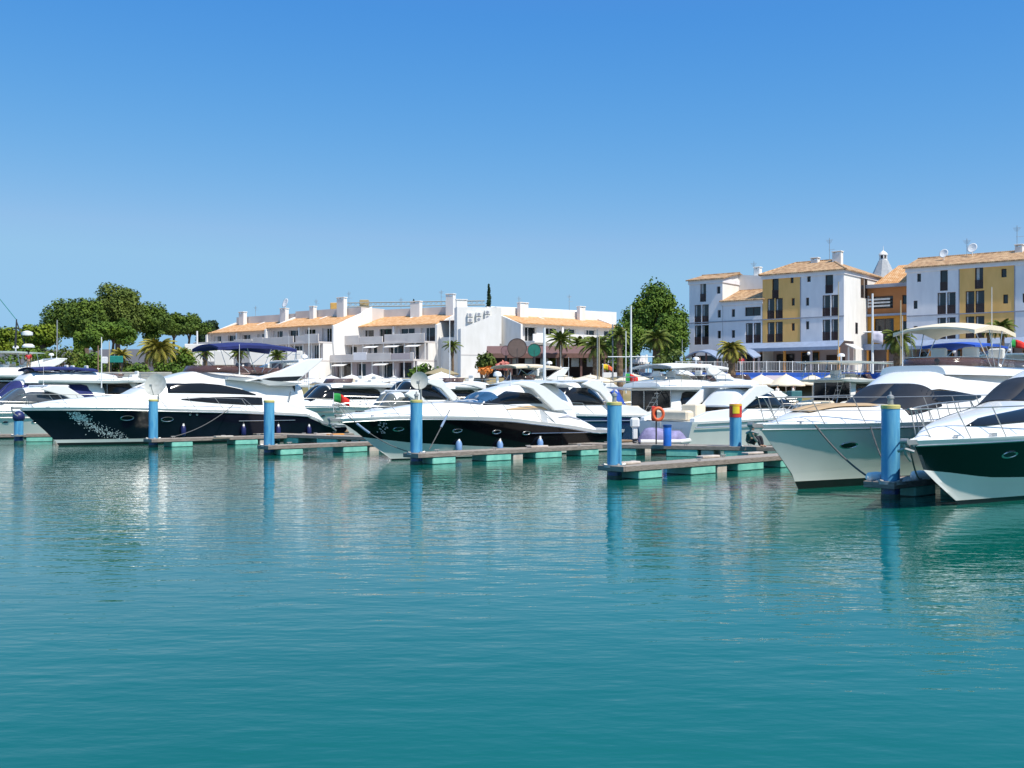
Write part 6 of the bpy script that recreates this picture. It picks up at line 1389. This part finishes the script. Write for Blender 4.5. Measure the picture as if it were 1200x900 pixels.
# people
SKIN = mat('skin', (.42, .24, .16), .6, var=.05); HAIR = mat('dark_hair', (.02, .014, .01), .7)
def person(label, loc, yaw, shirt, trousers, pose='stand', s=1.0, hair=HAIR, group=None):
    o = thing('person', label, 'person', loc, yaw, group)
    if pose == 'stand':
        J = {'pel': (0, 0, .95, .13), 'che': (0, 0, 1.32, .15), 'nek': (0, 0, 1.50, .055), 'hd': (0, -.01, 1.60, .075), 'top': (0, 0, 1.70, .08),
             'sl': (.19, 0, 1.42, .055), 'el': (.26, .03, 1.15, .04), 'hl': (.25, -.08, .92, .03), 'sr': (-.19, 0, 1.42, .055), 'er': (-.26, .02, 1.15, .04), 'hr': (-.22, -.12, .95, .03),
             'kl': (.11, -.02, .50, .06), 'fl': (.12, 0, .08, .045), 'tl': (.12, -.16, .04, .035), 'kr': (-.11, .02, .50, .06), 'fr': (-.12, .04, .08, .045), 'tr': (-.12, -.12, .04, .035)}
    else:
        J = {'pel': (0, 0, .12, .14), 'che': (0, -.10, .48, .15), 'nek': (0, -.14, .66, .055), 'hd': (0, -.18, .76, .075), 'top': (0, -.18, .86, .08),
             'sl': (.19, -.12, .58, .055), 'el': (.26, -.24, .34, .04), 'hl': (.14, -.44, .36, .03), 'sr': (-.19, -.12, .58, .055), 'er': (-.26, -.22, .34, .04), 'hr': (-.12, -.44, .38, .03),
             'kl': (.14, -.44, .42, .065), 'fl': (.14, -.52, .06, .045), 'tl': (.14, -.68, .04, .035), 'kr': (-.12, -.42, .40, .065), 'fr': (-.13, -.56, .06, .045), 'tr': (-.13, -.70, .04, .035)}
    E = [('pel', 'che'), ('che', 'nek'), ('nek', 'hd'), ('hd', 'top'), ('che', 'sl'), ('sl', 'el'), ('el', 'hl'), ('che', 'sr'), ('sr', 'er'), ('er', 'hr'), ('pel', 'kl'), ('kl', 'fl'), ('fl', 'tl'), ('pel', 'kr'), ('kr', 'fr'), ('fr', 'tr')]
    def skinned(nm, names, edges, grow, mm, root):
        me = bpy.data.meshes.new(nm); idx = {k: i for i, k in enumerate(names)}
        me.from_pydata([tuple(c*s for c in J[k][:3]) for k in names], [(idx[a], idx[b]) for a, b in edges], []); me.materials.append(mm)
        ob = bpy.data.objects.new(nm, me); col.objects.link(ob); ob.parent = o
        sk = ob.modifiers.new('skin', 'SKIN'); me.skin_vertices.new() if not me.skin_vertices else None
        for k, i in idx.items():
            rr = (J[k][3] + grow)*s; me.skin_vertices[0].data[i].radius = (rr, rr)
        me.skin_vertices[0].data[idx[root]].use_root = True
        ss = ob.modifiers.new('sub', 'SUBSURF'); ss.levels = 2; ss.render_levels = 2
        return ob
    names = list(J); skinned('body', names, E, 0, SKIN, 'pel')
    skinned('shirt', ['pel', 'che', 'sl', 'el', 'sr', 'er'], [('pel', 'che'), ('che', 'sl'), ('sl', 'el'), ('che', 'sr'), ('sr', 'er')], .022, shirt, 'pel')
    skinned('trousers', ['pel', 'kl', 'fl', 'kr', 'fr'], [('pel', 'kl'), ('kl', 'fl'), ('pel', 'kr'), ('kr', 'fr')], .02, trousers, 'pel')
    h = J['top']; m = MB(); m.ico((h[0]*s, (h[1] + .025)*s, (h[2] + .005)*s), .105*s, sq=(1, 1.05, .85)); m.build('hair', hair, o, smooth=True)
DKGREEN = mat('dark_green_cloth', (.03, .07, .055), .9); DKCLOTH = mat('dark_cloth', (.02, .022, .03), .9); WHCLOTH = mat('white_cloth', (.7, .7, .7), .9); REDCLOTH = mat('red_cloth', (.5, .03, .04), .9); TANCLOTH = mat('tan_cloth', (.4, .3, .2), .9)
person('person in a dark green shirt sitting on the pier beside the red banded pile', (at(877.5, 49.6), 49.6, .5), .9, DKGREEN, DKCLOTH, 'sit', 1.15)
for i, (px, sh_, lab) in enumerate(((893, TANCLOTH, 'standing diner in a tan top beneath the second parasol'), (901, WALLM, 'person in a mauve top under the third parasol, left'), (911, WHCLOTH, 'waiter in a white shirt under the third parasol'), (929.5, WHCLOTH, 'person in a white shirt right of the parasol pole'), (885, DKCLOTH, 'person in dark clothes under the second parasol'))):
    person(lab, (at(px, 105 + .3*i), 105 + .3*i, 2.0 if i != 4 else 1.9), .4*i, sh_, DKCLOTH, s=1.05, group='people at the quay restaurant')
person('person in a red top leaning on the promenade railing by the date palm', (at(869, 117), 117, ZT), 0, REDCLOTH, DKCLOTH)
person('person in a dark top walking on the promenade behind the railing', (at(820, 119), 119, ZT), 1, DKCLOTH, DKCLOTH)
person('person in a pink red top under the hardtop of the far left yacht', (at(33.5, 93), 93, 5.0), .5, REDCLOTH, TANCLOTH, s=.9)
# poles, masts, lamps, flags
def mast(label, px, Y, py_top, base, r=.07, mm=WHITEP, spreaders=(), name='mast', cat='mast', r2=None, stays=False):
    X = at(px, Y); H = zz(py_top, Y) - base; o = thing(name, label, cat, (X, Y, base)); m = MB(); m.tube([(0, 0, 0), (0, 0, H)], r, n=8, r2=r2 or r*.7); m.build('pole', mm, o, smooth=True)
    for t, ww in spreaders: m = MB(); m.tube([(-ww, 0, H*t), (ww, 0, H*t)], r*.5, n=6); m.build('spreader', mm, o)
    if stays:
        m = MB(); m.tube([(0, 0, H*.96), (2.2, .5, .3)], .014, n=4); m.tube([(0, 0, H*.96), (-2.2, -.5, .3)], .014, n=4); m.build('stay_wires', GALV, o)
    return o
mast('white mast with a crosstree rising before the large leafy tree', 739.5, 90, 358, 3.2, spreaders=((.40, 1.9),), r=.09)
mast('thinner white pole just left of the white mast', 733.5, 88, 388, 3.0, r=.05)
mast('thick white pole above the fishing cruiser canopy', 638, 84, 384, 3.2, r=.13)
mast('tall white flagpole before the terracotta house', 1022.5, 108, 344, ZT - .3, r=.13, spreaders=((.52, .9),), name='flagpole', cat='flagpole')
mast('tan flagpole right of the white one', 1055.5, 110, 352, 5, r=.09, mm=mat('tan_pole', (.45, .36, .22), .6), name='flagpole', cat='flagpole')
mast('thin tan pole between the ochre block and the olive hardtop boat', 982.5, 84, 330, 3.5, r=.045, mm=mat('tan_pole', (.45, .36, .22), .6))
mast('pale slanting whip by the dark mast of the left yachts', 119, 84, 395, 3.4, r=.05)
mast('pale grey lamp post in the left pines', 67, 119, 375, 2.5, r=.1, mm=GALV, name='lamp_post', cat='lamp post')
mast('short white lamp post right of the umbrella pines', 231, 150, 388, 5, r=.16, name='lamp_post', cat='lamp post')
mast('thin brown pole left of the teal banner', 115, 112, 405, 2, r=.09, mm=TEAK)
mast('pale pole right of the teal banner', 128, 112, 400, 2, r=.06, mm=mat('tan_pole', (.45, .36, .22), .6))
mast('slim steel mast behind the black cruiser arch', 700, 88, 386, 3, r=.05, mm=GALV)
mast('slim tan mast right of the restaurant palms', 702, 100, 392, 2, r=.07, mm=mat('tan_pole', (.45, .36, .22), .6))
mast('grey lamp post behind the restaurant roof', 718, 118, 380, 2, r=.12, mm=GALV, name='lamp_post', cat='lamp post')
mast('thin white pole before the middle terraced house', 527, 100, 372, 3, r=.05)
mast('thin white pole before the left terraced house', 362, 100, 384, 3, r=.05)
# radar mast of the far left yacht with the green stay
o = thing('signal_mast', 'dark stepped signal mast with lights and a green stay at the far left', 'mast', (at(18, 93), 93, 6.9))
m = MB(); m.tube([(0, 0, 0), (.1, 0, 2.4)], .09, r2=.05); m.tube([(.9, 0, 0), (.1, 0, 2.2)], .05); m.tube([(-.3, 0, 1.6), (.5, 0, 1.6)], .04); m.build('tripod', DARKM, o)
m = MB(); m.lathe([(.1, 0), (.45, .05), (.45, .3), (.1, .42)], (1.0, 0, 1.0), 16); m.lathe([(.5, 0), (.5, .15), (.3, .3)], (1.1, 0, 0), 16); m.build('radome', WHITEP, o, smooth=True)
m = MB(); m.tube([(.05, 0, 2.4), (-2.6, -1, 6.2)], .03, n=5); m.build('green_stay', mat('teal_rope', (.02, .22, .20), .7), o)
def flag(label, x, y, z, bands, w_=.75, h=.5, yaw=0, droop=.25, staff=1.2):
    o = thing('flag', label, 'flag', (x, y, z), yaw)
    for a, b, mm in bands:
        m = MB(); rows = []
        for i in range(7):
            t = a + (b - a)*i/6; rows.append([(w_*t, .07*math.sin(t*7), -droop*t*t - h*k + .03*math.sin(t*5 + k*3)) for k in (0, .33, .66, 1)])
        m.rings(rows, closed=False); q = m.build('cloth', mm, o, smooth=True); q.modifiers.new('s', 'SOLIDIFY').thickness = .01
    m = MB(); m.tube([(0, 0, .06), (0, 0, .06 - staff)], .018, n=5); m.build('staff', WHITEP, o)
REDF = mat('flag_red', (.75, .03, .02), .8); GRF = mat('flag_green', (.02, .30, .06), .8); YEF = mat('flag_yellow', (.85, .55, .02), .8)
flag('green and red flag on the upswept yacht before the terraced houses', at(391, 66), 66, zz(461, 66), [(0, .45, GRF), (.45, 1, REDF)], w_=.95, h=.5, droop=.35)
flag('green and red flag beside the thin pole behind the middle pile', at(733, 78), 78, zz(438, 78), [(0, .35, GRF), (.35, 1, REDF)], w_=.9, h=.7)
flag('red and yellow flag left of the white bimini', at(707, 96), 96, zz(427, 96), [(0, .5, YEF), (.5, 1, ORANGE)], w_=.8, h=.45)
flag('orange red flag at the right edge above the white hardtop', at(1185, 62), 62, zz(398, 62), [(0, .3, GRF), (.3, 1, REDF)], w_=.9, h=.4)
flag('grey white flag on the tall flagpole', at(1023, 107.5), 107.5, zz(388, 107.5), [(0, 1, mat('flag_pale', (.5, .48, .58), .8))], w_=1.0, h=1.1, staff=1.4)
# round shop signs on posts
for px, py, Y, rr, mm, lab in ((606, 408, 112, .95, mat('sign_brown', (.14, .10, .085), .7), 'large round dark brown sign on a post'), (626, 410.5, 112, .65, mat('sign_green', (.01, .16, .12), .6), 'round dark green sign on a post'), (593, 411, 113, .5, mat('sign_mauve', (.25, .15, .16), .7), 'small round mauve sign on a post')):
    o = thing('round_sign', lab, 'sign', (at(px, Y), Y, 1.7)); zc = zz(py, Y) - 1.7
    m = MB(); m.lathe([(rr*.98, -.05), (rr, -.04), (rr, .04), (rr*.98, .05)], (0, 0, zc), 24, axis=(0, 1, 0)); m.build('disc', mm, o)
    m = MB(); m.lathe([(rr*1.0, -.07), (rr*1.06, -.07), (rr*1.06, .07), (rr*1.0, .07)], (0, 0, zc), 24, axis=(0, 1, 0), caps=False); m.build('rim', BRFRAME, o)
    m = MB(); m.tube([(0, .06, 0), (0, .06, zc)], .12, n=8); m.build('post', DARKM, o)
# teal banner, flower planters, kiosks
def boxy(name, lab, cat, px0, px1, py0, py1, Y, d, mm, base=None, c=.05):
    x0, x1 = at(px0, Y), at(px1, Y); z0, z1 = zz(py1, Y), zz(py0, Y); o = thing(name, lab, cat, ((x0 + x1)/2, Y, z0)); w_ = (x1 - x0)/2
    m = MB(); m.cbox(-w_, w_, 0, d, 0, z1 - z0, c); m.build('panel', mm, o)
    m = MB()
    for sx in (-1, 1): m.box(sx*w_*.8 - .05, sx*w_*.8 + .05, d*.3, d*.3 + .1, -(z0 - 1.6), 0)
    m.build('post', DARKM, o); return o
boxy('banner', 'plain teal banner board between palms at left', 'banner', 128, 144, 417, 425, 112, .1, mat('teal_banner', (.01, .22, .18), .7))
boxy('notice_board', 'small pale notice board left of the teal banner', 'board', 119, 126, 418, 426, 112, .1, WHITEP)
boxy('planter', 'long red brown planter box right of the upswept roof yacht', 'planter', 463, 482, 457, 467, 90, .8, mat('red_planter', (.32, .06, .06), .8))
for px, py, Y, lab, mm in ((475, 455, 90, 'green plant in the red planter', LEAF), (569, 432, 108, 'orange and yellow flowers in front of the blank wall', mat('flower_orange', (.7, .25, .05), .8)), (590, 428, 110, 'pink flowers beside the round signs', mat('flower_pink', (.55, .18, .14), .8))):
    bush(lab, px, Y, 1.7 if Y > 95 else 1.5, (px - 5, px + 5, py - 4, py + 4), cls=mm, nc=6, seed=px, name='flowering_plant')
boxy('kiosk', 'teal green kiosk counter behind the small white cruiser', 'kiosk', 927, 940, 458, 470, 98, 1.6, mat('teal_kiosk', (.05, .17, .18), .6))
boxy('kiosk', 'long dark green screen under the parasols', 'screen', 893, 926, 459, 470, 100, .2, mat('dark_green_screen', (.03, .07, .06), .6))
boxy('retaining_wall', 'low pale wall on the bank left of the navy yacht', 'wall', 118, 200, 436, 446, 108, .5, CONC)
boxy('retaining_wall', 'low white wall beside the first terraced house', 'wall', 216, 262, 403, 424, 140, .5, WALLW)
for i, (px, ww) in enumerate(((228, 16), (262, 22), (305, 26), (345, 18))): boxy('garden_wall', ('white garden wall behind the navy bimini, leftmost', 'white garden wall behind the navy bimini, second from the left', 'white garden wall behind the navy bimini, third from the left', 'white garden wall behind the navy bimini, rightmost')[i], 'wall', px - ww/2, px + ww/2, 411, 428, 126, .4, WALLW)
# cables across the yard
def cable(lab, pts): m = MB(); m.tube(pts, .02, n=4); tag(m.build('overhead_cable', RUBBER), lab, 'cable')
